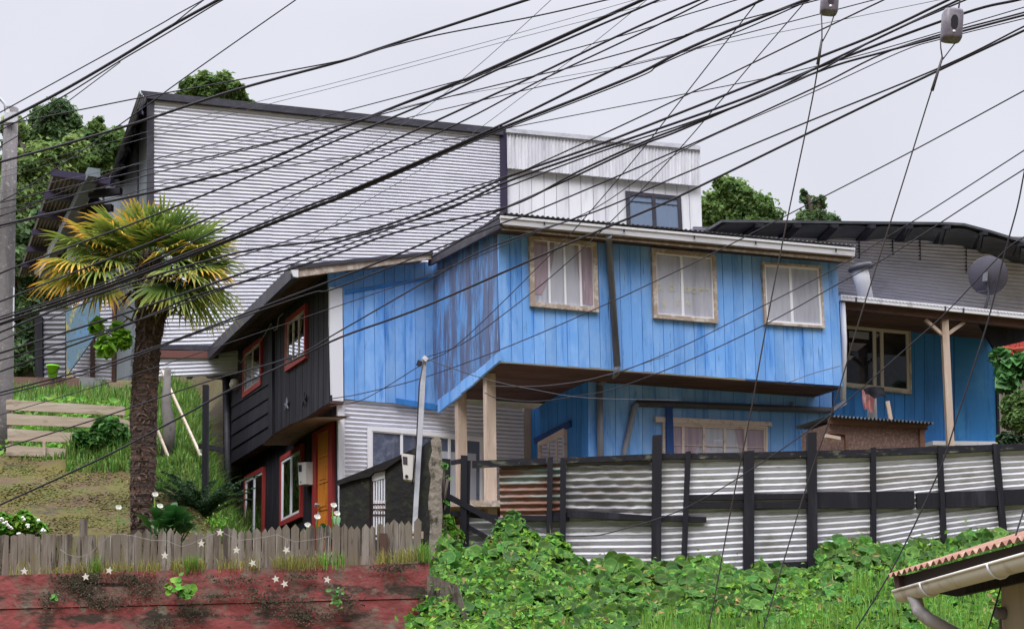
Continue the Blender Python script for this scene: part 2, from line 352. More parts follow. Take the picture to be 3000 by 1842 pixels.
# plan directions of the wooden house: v along its street front, u back along its left side
DV = (1.0, .41); DU = (.41, -1.0)
F0 = at(1465, 1059, 22.0)
PF = Plane((F0[0], F0[1]), DV)                       # front of the upper storey
PN = Plane((F0[0], F0[1]), DU)                       # its weathered left flank
nA = PN.w(1270, 1000); PB = Plane((nA[0], nA[1]), DV)   # recessed front wall
kA = PB.w(966, 1000); PK = Plane((kA[0], kA[1]), DU)    # left side of the black house
PFL = PF.off(-.85)                                   # lower front, set back under the overhang
lA = PFL.w(1722, 1200); PL = Plane((lA[0], lA[1]), DU)
un = np.array([-DU[0], -DU[1], 0])/np.linalg.norm(DU)   # pointing back

# ================================================================== BLUE HOUSE
blue = thing('blue_house', 'two-storey blue plank house whose upper floor overhangs the porch on timber posts', 'house', PF.w(1465, 1500))
qF = [(1457, 640), (2450, 742), (2467, 1131), (1465, 1059)]
boards(PF, qF, .19, gap=.0045).build('upper_wall', BLUE, blue, PF.M)
qN = [(1262, 752), (1458, 650), (1465, 1059), (1278, 1190)]
boards(PN, qN, .14, gap=.0012).build('side_wall', BLUEW, blue, PN.M, 'weathered dark streaked flank wall of the upper floor')
# ragged skirt under the flank
sk = MB(); qs = quad(PN.off(.03), [(1284, 1172), (1466, 1030), (1466, 1059), (1284, 1208)])
for i in range(5):
    a, b = i/5, (i+1)/5-.006; o = [.00, .12, -.05, .10, .02][i]
    sk.prism([bil(qs, a, o), bil(qs, b, o+jit(.1)), bil(qs, b, 1+jit(.12)), bil(qs, a, 1+jit(.12))], -.012, .03)
sk.build('skirt_board', BLUE, blue, PN.off(.03).M)
# recessed upper wall with white corner board
qB = [(1003, 800), (1272, 765), (1276, 1192), (1008, 1168)]
boards(PB, qB, .19, gap=.0045).build('upper_wall', BLUE, blue, PB.M)
m = MB(); m.prism(quad(PB, [(960, 796), (1010, 790), (1006, 846), (962, 850)]), -.018, .03); m.build('gable_board', BLUE, blue, PB.M)
m = MB(); m.prism(quad(PB, [(1010, 862), (1262, 818), (1262, 812), (1010, 852)])[::-1], -.045, -.024); m.build('batten', BLUED, blue, PB.M)
m = MB(); m.prism(quad(PB, [(963, 842), (1001, 846), (1004, 1176), (966, 1174)]), -.045, .03); m.build('corner_board', WHITEP, blue, PB.M)
m = MB(); m.prism(quad(PB, [(1158, 1168), (1278, 1186), (1278, 1204), (1158, 1184)]), -.07, -.026); m.build('drip_board', BLUED, blue, PB.M)
m = MB(); m.prism(quad(PB, [(990, 1178), (1010, 1180), (1012, 1600), (996, 1600)]), -.03, .05); m.build('corner_board', WHITEP, blue, PB.off(-.04).M)
# lower recessed wall in corrugated sheet
PBL = PB.off(-.06)
qBL = [(1008, 1160), (1532, 1200), (1540, 1530), (1010, 1530)]
sheet(PBL, qBL, 29, .016, cols=8, sharp=.8).build('lower_wall', WHITE_S, blue, PBL.M)
m = MB(); m.prism(quad(PBL, [(1534, 1195), (1560, 1198), (1562, 1530), (1540, 1530)]), -.03, .05); m.build('corner_post', TIMBER, blue, PBL.M)
pw = win(blue, PBL, [(1074, 1250), (1416, 1282), (1416, 1492), (1074, 1480)], trim=PVC, tw=.07, sash=PVC, sw=.05, mull=(.275, .70), style='curtain', cur=mat('painted_blue_reflection', (.12, .135, .20), .9, [((.26, .28, .36), 1.6, I1, .5, .62)]), y=-.035, label='wide white framed porch window')  # cloth behind these panes carries painted blue-grey glass reflections, not curtain fabric
k = quad(PBL, [(1262, 1320), (1392, 1330), (1392, 1484), (1262, 1476)]); m = MB(); m.prism(k, -.056, -.050); m.build('blind', WHITEP, pw, PBL.M)
# soffit of the overhang
s = MB(); pts = [PF.w(1466, 1062), PF.w(2466, 1134)]; zb = min(pts[0][2], pts[1][2])-.03
fa, fb = PF.l(1466, 1062)[0]+.01, PF.l(2466, 1134)[0]-.01
za, zc = PF.l(1466, 1062)[1]-.02, PF.l(2466, 1134)[1]-.02
for i in range(14):
    a, b = i/14, (i+1)/14-.004
    p0, p1 = .01+2.85*a, .01+2.85*b
    poly3(s, [PF.W(fa, p0, za), PF.W(fb, p0, zc), PF.W(fb, p1, zc), PF.W(fa, p1, za)], .025+jit(.004))
s.build('soffit', BROWNS, blue)
# return wall on the right of the upper floor
m = MB(); a = PF.W(PF.l(2467, 1131)[0]-.03, .05, zc); b = PF.W(PF.l(2450, 742)[0]-.03, .05, PF.l(2450, 742)[1]-.1)
e = -np.array(un)*-3.0
poly3(m, [a, a+e, b+e, b], .04, (PF.d[0], PF.d[1], 0)); m.build('return_wall', BLUE, blue)
# lower front and its side wall
qFL = [(1722, 1110), (2434, 1146), (2434, 1420), (1722, 1420)]
boards(PFL, qFL, .25).build('lower_wall', BLUE, blue, PFL.M)
qL = [(1556, 1205), (1722, 1110), (1722, 1420), (1560, 1440)]
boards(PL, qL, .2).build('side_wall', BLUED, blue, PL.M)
w = win(blue, PL, [(1588, 1296), (1665, 1254), (1667, 1420), (1590, 1430)], trim=CREAMF, tw=.05, sash=CREAMF, sw=.05, mull=(.36, .68), style='dark', y=-.03)
m = MB(); m.prism(quad(PL, [(1575, 1284), (1680, 1232), (1680, 1250), (1578, 1300)]), -.08, -.03); m.build('lintel', BLUEN, w, PL.M)
w = win(blue, PFL, [(1936, 1236), (2242, 1250), (2242, 1420), (1936, 1420)], trim=CREAMF, tw=.04, sash=CREAMF, sw=.05, mull=(.185, .385, .59, .795), style='pink', bars=(.36,), y=-.03, label='row of five narrow old timber sashes behind the fence')
m = MB(); m.prism(quad(PFL, [(1912, 1222), (2250, 1238), (2253, 1250), (1914, 1238)]), -.10, -.03); m.build('lintel', CREAMF, w, PFL.M)
m = MB(); m.prism(quad(PFL, [(1941, 1192), (1960, 1192), (1966, 1400), (1944, 1400)]), -.13, -.10); m.build('brace_board', BLUEN, blue, PFL.M)
# windows of the upper floor
w = win(blue, PF, [(1545, 690), (1742, 714), (1749, 918), (1549, 900)], trim=OLDWOOD, tw=.075, sash=PVC, sw=.035, mull=(.27, .52, .77), style='pink', y=-.024, label='upper window with tied pink drapes')
w2 = win(blue, PF, [(1903, 730), (2090, 748), (2098, 950), (1910, 934)], trim=OLDWOOD, tw=.07, sash=PVC, sw=.045, mull=(.46,), style='curtain', y=-.024, label='upper window with faded yellow ring stickers')
w3 = win(blue, PF, [(2226, 770), (2398, 782), (2410, 964), (2234, 952)], trim=OLDWOOD, tw=.04, sash=PVC, sw=.05, mull=(.47,), style='curtain', y=-.024, label='upper window nearest the right corner, thin timber trim')
STK = mat('yellow_sticker', (.62, .58, .22), .6)
PX = PF.off(.052); st = MB()
def ring(px, py, r, tk=.010, arc=(0, 6.283)):
    c = PX.l(px, py); n = 18
    for i in range(n):
        a0 = arc[0]+(arc[1]-arc[0])*i/n; a1 = arc[0]+(arc[1]-arc[0])*(i+1)/n
        f = lambda a, r_: (c[0]+math.cos(a)*r_, c[1]+math.sin(a)*r_)
        st.prism([f(a0, r), f(a1, r), f(a1, r-tk), f(a0, r-tk)], -.002, 0)
def stem(pts):
    for a, b in zip(pts[:-1], pts[1:]):
        A, B = PX.l(*a), PX.l(*b); d = (B-A)/np.linalg.norm(B-A); nn = np.array([-d[1], d[0]])*.006
        st.prism([A-nn, B-nn, B+nn, A+nn], -.002, 0)
ring(1932, 838, .05, arc=(.6, 5.6)); ring(1967, 843, .05); ring(2012, 848, .045); ring(2033, 850, .045); stem([(2050, 862), (2050, 844)]); ring(2057, 850, .035, arc=(0, 3.14)); ring(2071, 850, .035, arc=(0, 3.14)); stem([(2078, 850), (2078, 862)])
stem([(1944, 878), (1948, 898)]); ring(1990, 886, .045, arc=(1.4, 5)); ring(2016, 888, .03)
st.build('stickers', STK, w2, PX.M)
# roof, fascia and gutter of the upper floor
PE = PF.off(.42); p1 = PE.w(1463, 636); p2 = PE.w(2503, 731)
p4 = p1+un*3.35+np.array([0, 0, .26]); p3 = p2+un*3.35+np.array([0, 0, .30])
r = MB(); poly3(r, [p1+un*.02, p2+un*.02, p3, p4], .03); r.build('roof', FASC, blue)
r = MB()   # corrugated sheet edge sticking out over the gutter
r.grid(lambda u, v: tuple(p1*(1-u)+p2*u+un*(-.07+1.6*v)+np.array([0, 0, .055+.012*math.cos(u*75*6.283)])), 450, 1); r.build('roof_sheet', GREYZ, blue)
s = MB(); poly3(s, [p1+un*.03-[0, 0, .16], p2+un*.03-[0, 0, .16], p2+un*.50-[0, 0, .13], p1+un*.50-[0, 0, .13]], .02); s.build('eave_soffit', BROWNS, blue)
g = MB(); g.prism(quad(PE, [(1465, 634), (2503, 729), (2501, 752), (1465, 658)]), -.03, .04); gg = g.build('gutter', GREYW, blue, PE.M)
g = MB(); g.prism(quad(PE.off(.03), [(1465, 632), (2503, 727), (2503, 733), (1465, 639)]), -.02, .0); g.build('lip', WHITEP, gg, PE.off(.03).M)
g = MB()
for px in (1595, 1828, 2034, 2214, 2449):
    t = (px-1465)/1038; y0 = 634+95*t
    g.prism(quad(PE.off(.055), [(px-2, y0+4), (px+2, y0+4), (px+2, y0+14), (px-2, y0+14)]), -.008, 0)
g.build('gutter_bracket', BLACKW, gg, PE.off(.055).M)
g = MB(); g.prism(quad(PE.off(-.05), [(1470, 657), (2500, 751), (2500, 768), (1470, 672)]), -.0, .03); g.build('fascia_board', OLDWOOD, blue, PE.off(-.05).M)
g = MB(); a, b = p1-[0, 0, .02], p4-[0, 0, .02]; g.hexa([a, b, b-[0, 0, .10], a-[0, 0, .16]], [x+PF.d*.05 for x in (a, b, b-[0, 0, .10], a-[0, 0, .16])]); g.build('verge_board', FASC, blue)
# roof over the recessed part (shared eave with the black side)
PBE = PB.off(.34); PKE = PK.off(.62)
a1 = PBE.w(853, 793); b1 = PBE.w(1268, 752); 
# drain pipes
def pipe(pts, r, mt, name='drain_pipe', par=blue): 
    q = []
    for i, p in enumerate(pts): q.append(p)
    return MB().tube(q, r, 10).build(name, mt, par)
P1 = PF.off(.10); P2 = PFL.off(.09)
pipe([PE.w(1783, 690), P1.w(1784, 712), P1.w(1808, 1072)], .055, GREYPIPE)
pipe([P1.w(1808, 1068), P1.w(1808, 1090), P2.w(1790, 1106), P2.w(1762, 1118), P2.w(1757, 1140)], .05, GREYPIPE, 'pipe_elbow')
pipe([P2.w(1757, 1130), P2.w(1760, 1400)], .055, GREYPIPE)
pipe([P2.w(1822, 1400), P2.w(1830, 1320), P2.w(1858, 1190), P2.w(1872, 1180)], .05, GREYPIPE, 'pipe_elbow')
pipe([P2.w(1866, 1181), P2.w(2100, 1189), P2.w(2436, 1202)], .056, DARKPIPE)
pipe([P2.w(2320, 1176), P2.w(2326, 1204)], .03, GREYPIPE, 'pipe_clip')
# porch posts
for px, pt, pb, P in ((1349, 1150, 1530, PN.off(-.10)), (1433, 1075, 1530, PN.off(-.12))):
    a = P.w(px, pt); b = P.w(px+5, pb); MB().bar(b, a, .155, .155, up=(un[0], un[1], 0)).build('porch_post', TIMBER, blue)
m = MB(); a = PB.w(1000, 1520); b = PB.w(1545, 1520)
d = np.array([PF.n[0], PF.n[1], 0])
poly3(m, [a-d*2.8+[0, 0, -.1], b-d*2.8+[0, 0, -.1], b+[0, 0, -.1], a+[0, 0, -.1]], .1); m.build('porch_floor', OLDWOOD, blue)

# ================================================================== BLACK HOUSE
black = thing('black_house', 'black timber house with red window frames and an orange door under low eaves', 'house', PK.w(990, 1600))
qK = [(672, 1040), (966, 800), (966, 1180), (676, 1362)]
boards(PK, qK, .17).build('upper_wall', BLACKW, black, PK.M)
# two broad rows of shingles on the far half
m = MB(); P = PK.off(.024); 
for i in range(5):
    t0, t1 = i/5, (i+1)/5
    q = quad(P, [(680, 1150+206*t0), (792, 1080+206*t0), (793, 1080+206*t1+2), (681, 1150+206*t1+2)])
    m.hexa([(q[0][0], -.008, q[0][1]), (q[1][0], -.008, q[1][1]), (q[2][0], -.035, q[2][1]), (q[3][0], -.035, q[3][1])], [(p[0], 0, p[1]) for p in q])
m.build('shingle_panel', BLACKW, black, P.M)
m = MB(); m.prism(quad(P, [(793, 940), (804, 930), (804, 1288), (793, 1296)]), -.05, 0); m.build('cover_strip', BLACKW, black, P.M)
PKL = PK.off(-.22)
qKL = [(676, 1345), (990, 1160), (990, 1640), (676, 1640)]
boards(PKL, qKL, .2).build('lower_wall', BLACKW, black, PKL.M)
s = MB(); a, b = PK.w(676, 1362), PK.w(966, 1180); e = np.array([PK.n[0], PK.n[1], 0])*.24; poly3(s, [a, b, b+e, a+e], .03); s.build('jetty_soffit', BROWNS, black)
win(black, PK, [(722, 1028), (774, 988), (774, 1128), (720, 1166)], trim=RED, tw=.11, sash=OLDWOOD, sw=.09, mull=(.5,), style='dark', y=-.024, gl=GLASSR)
win(black, PK, [(847, 938), (906, 890), (906, 1050), (845, 1090)], trim=RED, tw=.095, sash=OLDWOOD, sw=.09, mull=(.35, .65), style='curtain', y=-.024)
win(black, PKL, [(725, 1396), (782, 1366), (778, 1590), (721, 1612)], trim=RED, tw=.09, sash=PVC, sw=.10, mull=(.5,), style='curtain', y=-.024)
win(black, PKL, [(831, 1338), (895, 1299), (891, 1514), (829, 1543)], trim=RED, tw=.095, sash=PVC, sw=.10, mull=(.5,), style='curtain', y=-.024)
# door
q = quad(PKL, [(925, 1270), (984, 1236), (984, 1620), (925, 1620)]); m = MB(); frame_bars(m, q, .20, .03, -.07, -.02); df = m.build('door_frame', RED, black, PKL.M)
q2 = [np.array(p) for p in rect(q, .2, .03, .8, .97)]; m = MB(); m.prism(q2, -.035, -.022)
for (u0, v0, u1, v1) in ((.12, .05, .88, .22), (.12, .27, .88, .44), (.12, .50, .88, .67), (.12, .72, .88, .9)):
    m.prism(rect(q2, u0, v0, u1, v1), -.046, -.034); m.prism(rect(q2, u0+.12, v0+.03, u1-.12, v1-.03), -.055, -.045)
dr = m.build('door', ORANGE, black, PKL.M)
hp = bil(q2, .16, .62); m = MB(); m.tube([(hp[0], -.05, hp[1]), (hp[0], -.12, hp[1])], .03, 8); m.tube([(hp[0], -.11, hp[1]), (hp[0]+.16, -.11, hp[1])], .02, 8); m.box((hp[0], -.05, hp[1]-.16), (.035, .015, .04)); m.build('handle', GALV, dr, PKL.M)
# curved canopy over the door
cq = [(769, 1304), (800, 1274), (847, 1247), (880, 1234), (905, 1226), (926, 1221)]
m = MB(); A = [PKL.off(.62).w(*p) for p in cq]; o = np.array([PK.n[0], PK.n[1], 0])
m.grid(lambda u, v: tuple(A[min(int(u*5), 4)]*(1-(u*5-min(int(u*5), 4)))+A[min(int(u*5), 4)+1]*(u*5-min(int(u*5), 4))+o*(.60*v)+np.array([0, 0, .04*v])), 20, 5)
b0 = len(m.v); m.add([(x, y, z+.02) for x, y, z in m.v], [tuple(i for i in f[::-1]) for f in m.f], True); m.build('door_canopy', mat('tan_canopy_board', (.26, .18, .13), .8, [((.15, .10, .07), 4, I1, .48, .66)]), black)
# corner boards and down pipe at the far end
m = MB(); m.prism(quad(PK, [(654, 1058), (674, 1042), (680, 1362), (660, 1374)]), -.03, .04); m.build('corner_board', BLACKW, black, PK.M)
PKP = PK.off(.10)
pipe([PKE.w(592, 1066), PKP.w(600, 1092), PKP.w(612, 1100), PKP.w(655, 1104), PKP.w(664, 1120), PKP.w(672, 1640)], .075, DARKPIPE, 'down_pipe', black)
m = MB(); a = PKP.w(668, 1085); m.box((a[0], a[1], a[2]), (.07, .07, .1)); m.build('pipe_bracket', WHITEP, black)
m = MB(); a = PK.off(.09).w(689, 1127); m.lathe(a, [(.0, -.12), (.10, -.10), (.13, 0), (.10, .11), (0, .13)], 14); m.build('wall_lamp', mat('cream_lamp_globe', (.62, .56, .42), .4), black)
# stars hung on the wall
for px, py in ((841, 1184), (893, 1170)):
    m = MB(); P = PK.off(.04); c = P.l(px, py)
    pts = [(c[0]+math.cos(R(90+36*i))*(.13 if i % 2 == 0 else .035)*1.6, c[1]+math.sin(R(90+36*i))*(.13 if i % 2 == 0 else .035)) for i in range(10)]
    m.prism(pts[::-1], -.02, 0); m.build('wall_star', GREYPIPE if px < 860 else BLACKW, black, P.M)
# low eave: roof slab, soffit boards, gutter board
e0 = PKE.w(547, 1096); e1 = a1
r = MB(); top = [a1+[0, 0, .05], b1+[0, 0, .05], b1+un*8.2+[0, 0, .5], e0+[0, 0, .08]]; poly3(r, top, .05); r.build('roof', FASC, black)
s = MB(); wk0, wk1 = PK.w(664, 1056), PK.w(958, 806); nb = 9
for i in range(nb):
    f = lambda t, k: (e0*(1-t)+a1*t)*(1-k)+(wk0*(1-t)+wk1*t)*k
    k0, k1 = .03+i/nb*.97, .03+(i+1)/nb*.97-.01
    poly3(s, [f(0, k0), f(0, k1), f(1, k1), f(1, k0)], .02+jit(.004))
s.build('soffit', BROWNS, black)
m = MB(); m.hexa([e0+[0, 0, .06], a1+[0, 0, .06], a1-[0, 0, .14], e0-[0, 0, .12]], [p+np.array([PK.n[0], PK.n[1], 0])*.10 for p in (e0+[0, 0, .06], a1+[0, 0, .06], a1-[0, 0, .14], e0-[0, 0, .12])]); m.build('gutter', FASC, black)
m = MB(); q = quad(PBE, [(868, 790), (1262, 746), (1262, 760), (868, 813)]); m.prism(q, -.03, .03); m.build('verge_board', OLDWOOD, black, PBE.M)
m = MB(); q = quad(PBE, [(846, 790), (1262, 738), (1268, 746), (868, 790)]); m.prism(q, -.06, .06); m.build('roof_edge', FASC, black, PBE.M)
m = MB(); q = quad(PBE, [(850, 793), (872, 789), (872, 814), (858, 812)]); m.prism(q, -.05, .05); m.build('board_end', WHITEP, black, PBE.M)

# slack wire hanging from the eave boards
lw = [(690, 1046), (705, 1062), (722, 1040), (735, 1030), (742, 1016), (752, 1012), (765, 996), (780, 972), (795, 948), (803, 968), (812, 962), (816, 930), (830, 918)]
MB().tube([PKE.off(-.35).w(x, y) for x, y in lw], .006, 5).build('dangling_wire', OLDWOOD, black)

# ================================================================== BIG WHITE CORRUGATED HOUSE BEHIND
w0 = at(450, 700, 31.0); PW = Plane((w0[0], w0[1]), (1, .16)); PG = Plane((w0[0], w0[1]), DU)
white = thing('white_house', 'tall white house clad in horizontal corrugated zinc behind the palm', 'house', PW.w(900, 1110))
qW = [(451, 287), (1466, 389), (1466, 1062), (449, 1108)]
lapped_wall(PW, qW, 74, .046, (.08, .52, .60, .94), 6).build('front_wall', WHITE_S, white, PW.M)
m = MB(); P = PW.off(.09); m.prism(quad(P, [(413, 268), (1474, 378), (1474, 398), (430, 290)]), -.05, .05); m.build('roof_trim', FASC, white, P.M)
m = MB(); m.prism(quad(PW, [(431, 286), (452, 288), (450, 1110), (429, 1112)]), -.06, .05); m.build('corner_trim', FASC, white, PW.M)
m = MB(); m.prism(quad(PW, [(1463, 372), (1484, 376), (1486, 700), (1465, 700)]), -.09, .05); m.build('corner_trim', PURP, white, PW.M)
m = MB(); P = PW.off(.06); m.prism(quad(P, [(452, 1026), (640, 1030), (640, 1050), (452, 1048)]), -.03, .0); m.build('beam', mat('red_brown_beam', (.16, .07, .06), .8), white, P.M)
m = MB(); m.prism(quad(P, [(452, 1010), (640, 1012), (640, 1026), (452, 1024)]), -.03, .0); m.build('flashing', FASC, white, P.M)
SIDEG = mat('blue_grey_cladding', (.17, .20, .22), .6, [((.13, .15, .17), 3, V1, .45, .65)])
qG = [(300, 540), (432, 286), (430, 1112), (296, 1112)]
m = MB(); m.prism(quad(PG, [(300, 560), (432, 287), (430, 1112), (296, 1112)]), 0, .08); m.build('side_wall', SIDEG, white, PG.M)
m = MB(); m.prism(quad(PG, [(404, 330), (407, 330), (405, 900), (402, 900)]), -.03, 0); m.build('cladding_seam', FASC, white, PG.M)
# eave with corrugated sheet seen from below, purlins across
PGE = PG.off(.55); e0, e1 = PGE.w(408, 270), PGE.w(322, 520)
i0, i1 = PG.w(432, 289), PG.w(340, 556)
m = MB(); m.grid(lambda u, v: tuple((e0*(1-u)+e1*u)*(1-v)+(i0*(1-u)+i1*u)*v+np.array([0, 0, .03*math.cos(v*5*6.283)])), 2, 50); m.build('eave_sheet', GREYZ, white)
m = MB(); bk_ = np.array([PW.n[0], PW.n[1], 0])*7; ra, rb = PW.w(434, 292)+[0, 0, -.02], PW.w(1466, 392)+[0, 0, -.02]; poly3(m, [ra, rb, rb+bk_, ra+bk_-[0, 0, .4]], -.05); m.build('roof', FASC, white)
for i in range(5):
    t = .14+i*.19; a = e0*(1-t)+e1*t; b = i0*(1-t)+i1*t; m = MB(); m.bar(a*.55+b*.45-[0, 0, .06], b-[0, 0, .06], .16, .08); m.build('purlin', PURP, white)

# ================================================================== WHITE BOX HOUSE (right of it)
q0 = PW.w(1484, 700); PQ = Plane((q0[0]+.02, q0[1]+.05), (1, .22))
cube = thing('white_box_house', 'white metal-clad house with a plain parapet and one dark window behind the blue roof', 'house', PQ.w(1770, 900))
m = boards(PQ, [(1484, 486), (2050, 540), (2058, 700), (1484, 700)], .30, thick=.03, gap=.008); m.build('front_wall', mat('white_cladding', (.80, .80, .83), .5, [((.66, .66, .70), 4, V1, .5, .7), ((.42, .40, .40), 14, (1, 1, .08), .70, .78)], rpi=.06), cube, PQ.M)
PQ2 = PQ.off(.16)
sheet(PQ2, [(1484, 381), (2050, 433), (2052, 546), (1486, 493)], 58, .012, vert=True, cols=5).build('parapet', mat('streaked_white_zinc', (.62, .62, .66), .45, [((.78, .78, .82), 4, V1, .45, .65), ((.40, .40, .43), 10, (1, 1, .1), .55, .72)], spec=.4), cube, PQ2.M)
m = MB(); P = PQ2.off(.05); m.prism(quad(P, [(1484, 376), (2051, 428), (2051, 440), (1484, 388)]), -.02, .1); m.build('parapet_cap', GALV, cube, P.M)
a = PQ.w(2050, 433); b = PQ.w(2058, 700); m = MB(); d3 = np.array([PQ.n[0], PQ.n[1], 0])*5
poly3(m, [a, b, b+d3, a+d3], .05, (-PQ.d[0], -PQ.d[1], 0)); m.build('return_wall', WHITEP, cube)
a = PQ2.w(1484, 384); b = PQ2.w(2050, 436); m = MB(); poly3(m, [a, b, b+d3, a+d3], -.06); m.build('roof', GALV, cube)
win(cube, PQ, [(1830, 562), (1992, 578), (1997, 682), (1835, 670)], sash=FASC, sw=.09, mull=(.5,), bars=(.26,), style='curtain', cur=mat('painted_pale_reflection', (.34, .39, .47), .8), gl=glass('sky_window_glass', (.8, .85, .92), .06), y=-.035)  # pale blue-grey backing paints the panes' reflection; no blind hangs here

# ================================================================== PORCH HOUSE ON THE RIGHT
r0 = at(2463, 870, 24.6); PR = Plane((r0[0], r0[1]), (1, .36))      # gutter plane
PH = PR.off(-1.5); PRW = PR.off(-2.2)
porch = thing('porch_house', 'blue plank house with a shaded porch under grey corrugated cladding', 'house', PH.w(2640, 1310))
qR = [(2040, 660), (3090, 762), (3090, 960), (2440, 880)]
qa = [(2028, 666), (3100, 700), (3100, 950), (2028, 800)]
sheet(PRW, qa, 21, .026, cols=40, dent=.005, sharp=.8).build('upper_wall', mat('grey_zinc_cladding', (.60, .59, .66), .5, [((.46, .45, .51), 1.2, (.4, 1, 1), .45, .62), ((.60, .59, .64), 2.2, (.3, 1, 1), .54, .68), ((.20, .18, .18), 14, (1, 1, .3), .66, .76)], spec=.4), porch, PRW.M)
# overlapped cladding sheets: thin strips standing on the cladding
m = MB()
for px, y0, y1 in ((2392, 700, 800), (2512, 700, 760), (2690, 705, 765), (2825, 712, 800), (2610, 700, 750)):
    m = MB(); m.prism(quad(PRW, [(px, y0), (px+2, y0), (px+3, y1), (px+1, y1)]), -.056, 0); m.build('sheet_lap', DARKPIPE, porch, PRW.M)
# overhanging dark roof, gently arched, built of long trays
TRAY = mat('dark_roof_sheet', (.045, .05, .055), .4, [((.10, .105, .11), 2.0, (.3, 1, 1), .42, .68)], spec=.5)
m = MB(); topl = [(2115, 651), (2330, 653), (2560, 656), (2780, 658), (2826, 661), (2905, 682), (3000, 711), (3100, 742)]
botl = [(2078, 684), (2250, 689), (2420, 693), (2574, 695), (2700, 696), (2850, 716), (3000, 753), (3100, 790)]
PRT, PRB = PRW.off(1.0), PRW.off(.10)
def lin(L_, u):
    x = L_[0][0]+(L_[-1][0]-L_[0][0])*u
    for a, b in zip(L_[:-1], L_[1:]):
        if x <= b[0]: return (x, a[1]+(b[1]-a[1])*(x-a[0])/(b[0]-a[0]))
    return L_[-1]
NT = 9
for i in range(NT):
    for_ = []
    def fn(u, v):
        uu = (i+u*.97)/NT; sag = .10*abs(2*u-1)**3
        a = PRT.w(*lin(topl, uu)); b = PRB.w(*lin(botl, uu)); return tuple(a*(1-v)+b*v-np.array([0, 0, sag*.5+.01*i]))
    m.grid(fn, 8, 2)
m.build('roof_eave', TRAY, porch)
for i in range(1, NT):
    u = i/NT; a = PRT.w(*lin(topl, u))-[0, 0, .05]; b = PRB.w(*lin(botl, max(0, u-.012)))-[0, 0, .05]; MB().bar(a, b, .17, .07).build('rafter', BLACKW, porch)
m = MB(); tp = [PRT.w(*p) for p in topl]; back = np.array([PRW.n[0], PRW.n[1], 0])*7
for a, b in zip(tp[:-1], tp[1:]): poly3(m, [a, b, b+back+[0, 0, .15], a+back+[0, 0, .15]], .05)
m.build('roof', TRAY, porch)
# gutter and porch ceiling
m = MB(); m.prism(quad(PR, [(2460, 864), (3060, 924), (3060, 941), (2460, 880)]), -.04, .06); gg = m.build('gutter', WHITEP, porch, PR.M)
m = MB()
for px in (2504, 2765, 2818):
    y = 868+(px-2460)*.1; m.prism(quad(PR, [(px-2, y), (px+2, y), (px+2, y+14), (px-2, y+14)]), -.055, -.04)
m.build('gutter_bracket', DARKPIPE, gg, PR.M)
a, b = PR.w(2466, 884), PR.w(3060, 943); nn = np.array([PR.n[0], PR.n[1], 0]); m = MB()
for i in range(9):
    k0, k1 = i*.27, (i+1)*.27-.01; poly3(m, [a+nn*k0, b+nn*k0, b+nn*k1, a+nn*k1], .02)
m.build('porch_ceiling', BROWNS, porch)
m = MB(); a2, b2 = PR.off(-.12).w(2470, 886), PR.off(-.12).w(3060, 948); m.bar(a2-[0, 0, .05], b2-[0, 0, .05], .1, .16); m.build('porch_beam', BROWNS, porch)
m = MB(); aa, bb = a+nn*-.05+[0, 0, .08], b+nn*-.05+[0, 0, .08]; m.grid(lambda u, v: tuple((aa*(1-u)+bb*u)+nn*2.2*v+np.array([0, 0, .12*v+.012*math.cos(u*60*6.283)])), 360, 1); m.build('porch_roof', GREYZ, porch)
BOARDH = [(2440, 905), (2792, 945), (2792, 1302), (2440, 1302)]
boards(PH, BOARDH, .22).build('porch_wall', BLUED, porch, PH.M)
m = MB(); m.prism(quad(PH, [(2795, 940), (2914, 955), (2920, 1298), (2797, 1298)]), -.01, .05); m.build('porch_wall', mat('teal_blue_panel', (.03, .19, .46), .55, [((.06, .26, .5), 1.2, I1, .45, .7), ((.02, .12, .3), 3, V1, .5, .7)]), porch, PH.M)
m = MB(); m.prism(quad(PH, [(2912, 960), (2919, 962), (2926, 1300), (2919, 1300)]), -.04, .08); m.build('corner_board', BLACKW, porch, PH.M)
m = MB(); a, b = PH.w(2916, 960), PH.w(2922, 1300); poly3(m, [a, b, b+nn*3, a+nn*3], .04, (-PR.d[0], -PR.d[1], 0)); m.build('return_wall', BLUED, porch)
m = MB(); m.prism(quad(PH, [(2705, 1298), (2925, 1300), (2925, 1312), (2705, 1310)]), -.3, .0); m.build('porch_sill', WHITEP, porch, PH.M)
w = win(porch, PH, [(2462, 950), (2660, 968), (2664, 1156), (2462, 1134)], trim=OLDWOOD, tw=.03, sash=mat('cream_window_frame', (.55, .50, .42), .6), sw=.07, mull=(.47, .58), style='dark', y=-.03, gl=glass('clear_glass', (.8, .82, .85), .0))
m = MB()
for (pa) in ([(2484, 970), (2542, 975), (2542, 996), (2484, 990)], [(2484, 1004), (2536, 1008), (2508, 1030), (2484, 1028)], [(2484, 1042), (2500, 1044), (2486, 1056), (2484, 1056)], [(2560, 978), (2576, 980), (2566, 990), (2560, 990)]):
    m.prism(quad(PH, pa), -.040, -.038)
m.build('ceiling_sheet', GALV, w, PH.M)
PP = PR.off(-.15)
m = MB(); m.bar(PP.w(2784, 1308), PP.w(2766, 930), .12, .12); m.build('porch_post', TIMBER, porch)
m = MB(); m.bar(PP.w(2762, 982), PP.w(2710, 936), .05, .06); m.build('post_brace', TIMBER, porch)
m = MB(); m.bar(PP.w(2774, 980), PP.w(2824, 944), .05, .06); m.build('post_brace', TIMBER, porch)
MB().tube([PR.off(-.05).w(2468, 884), PR.off(-.05).w(2473, 1000), PR.off(-.05).w(2470, 1172)], .05, 10).build('down_pipe', WHITEP, porch)
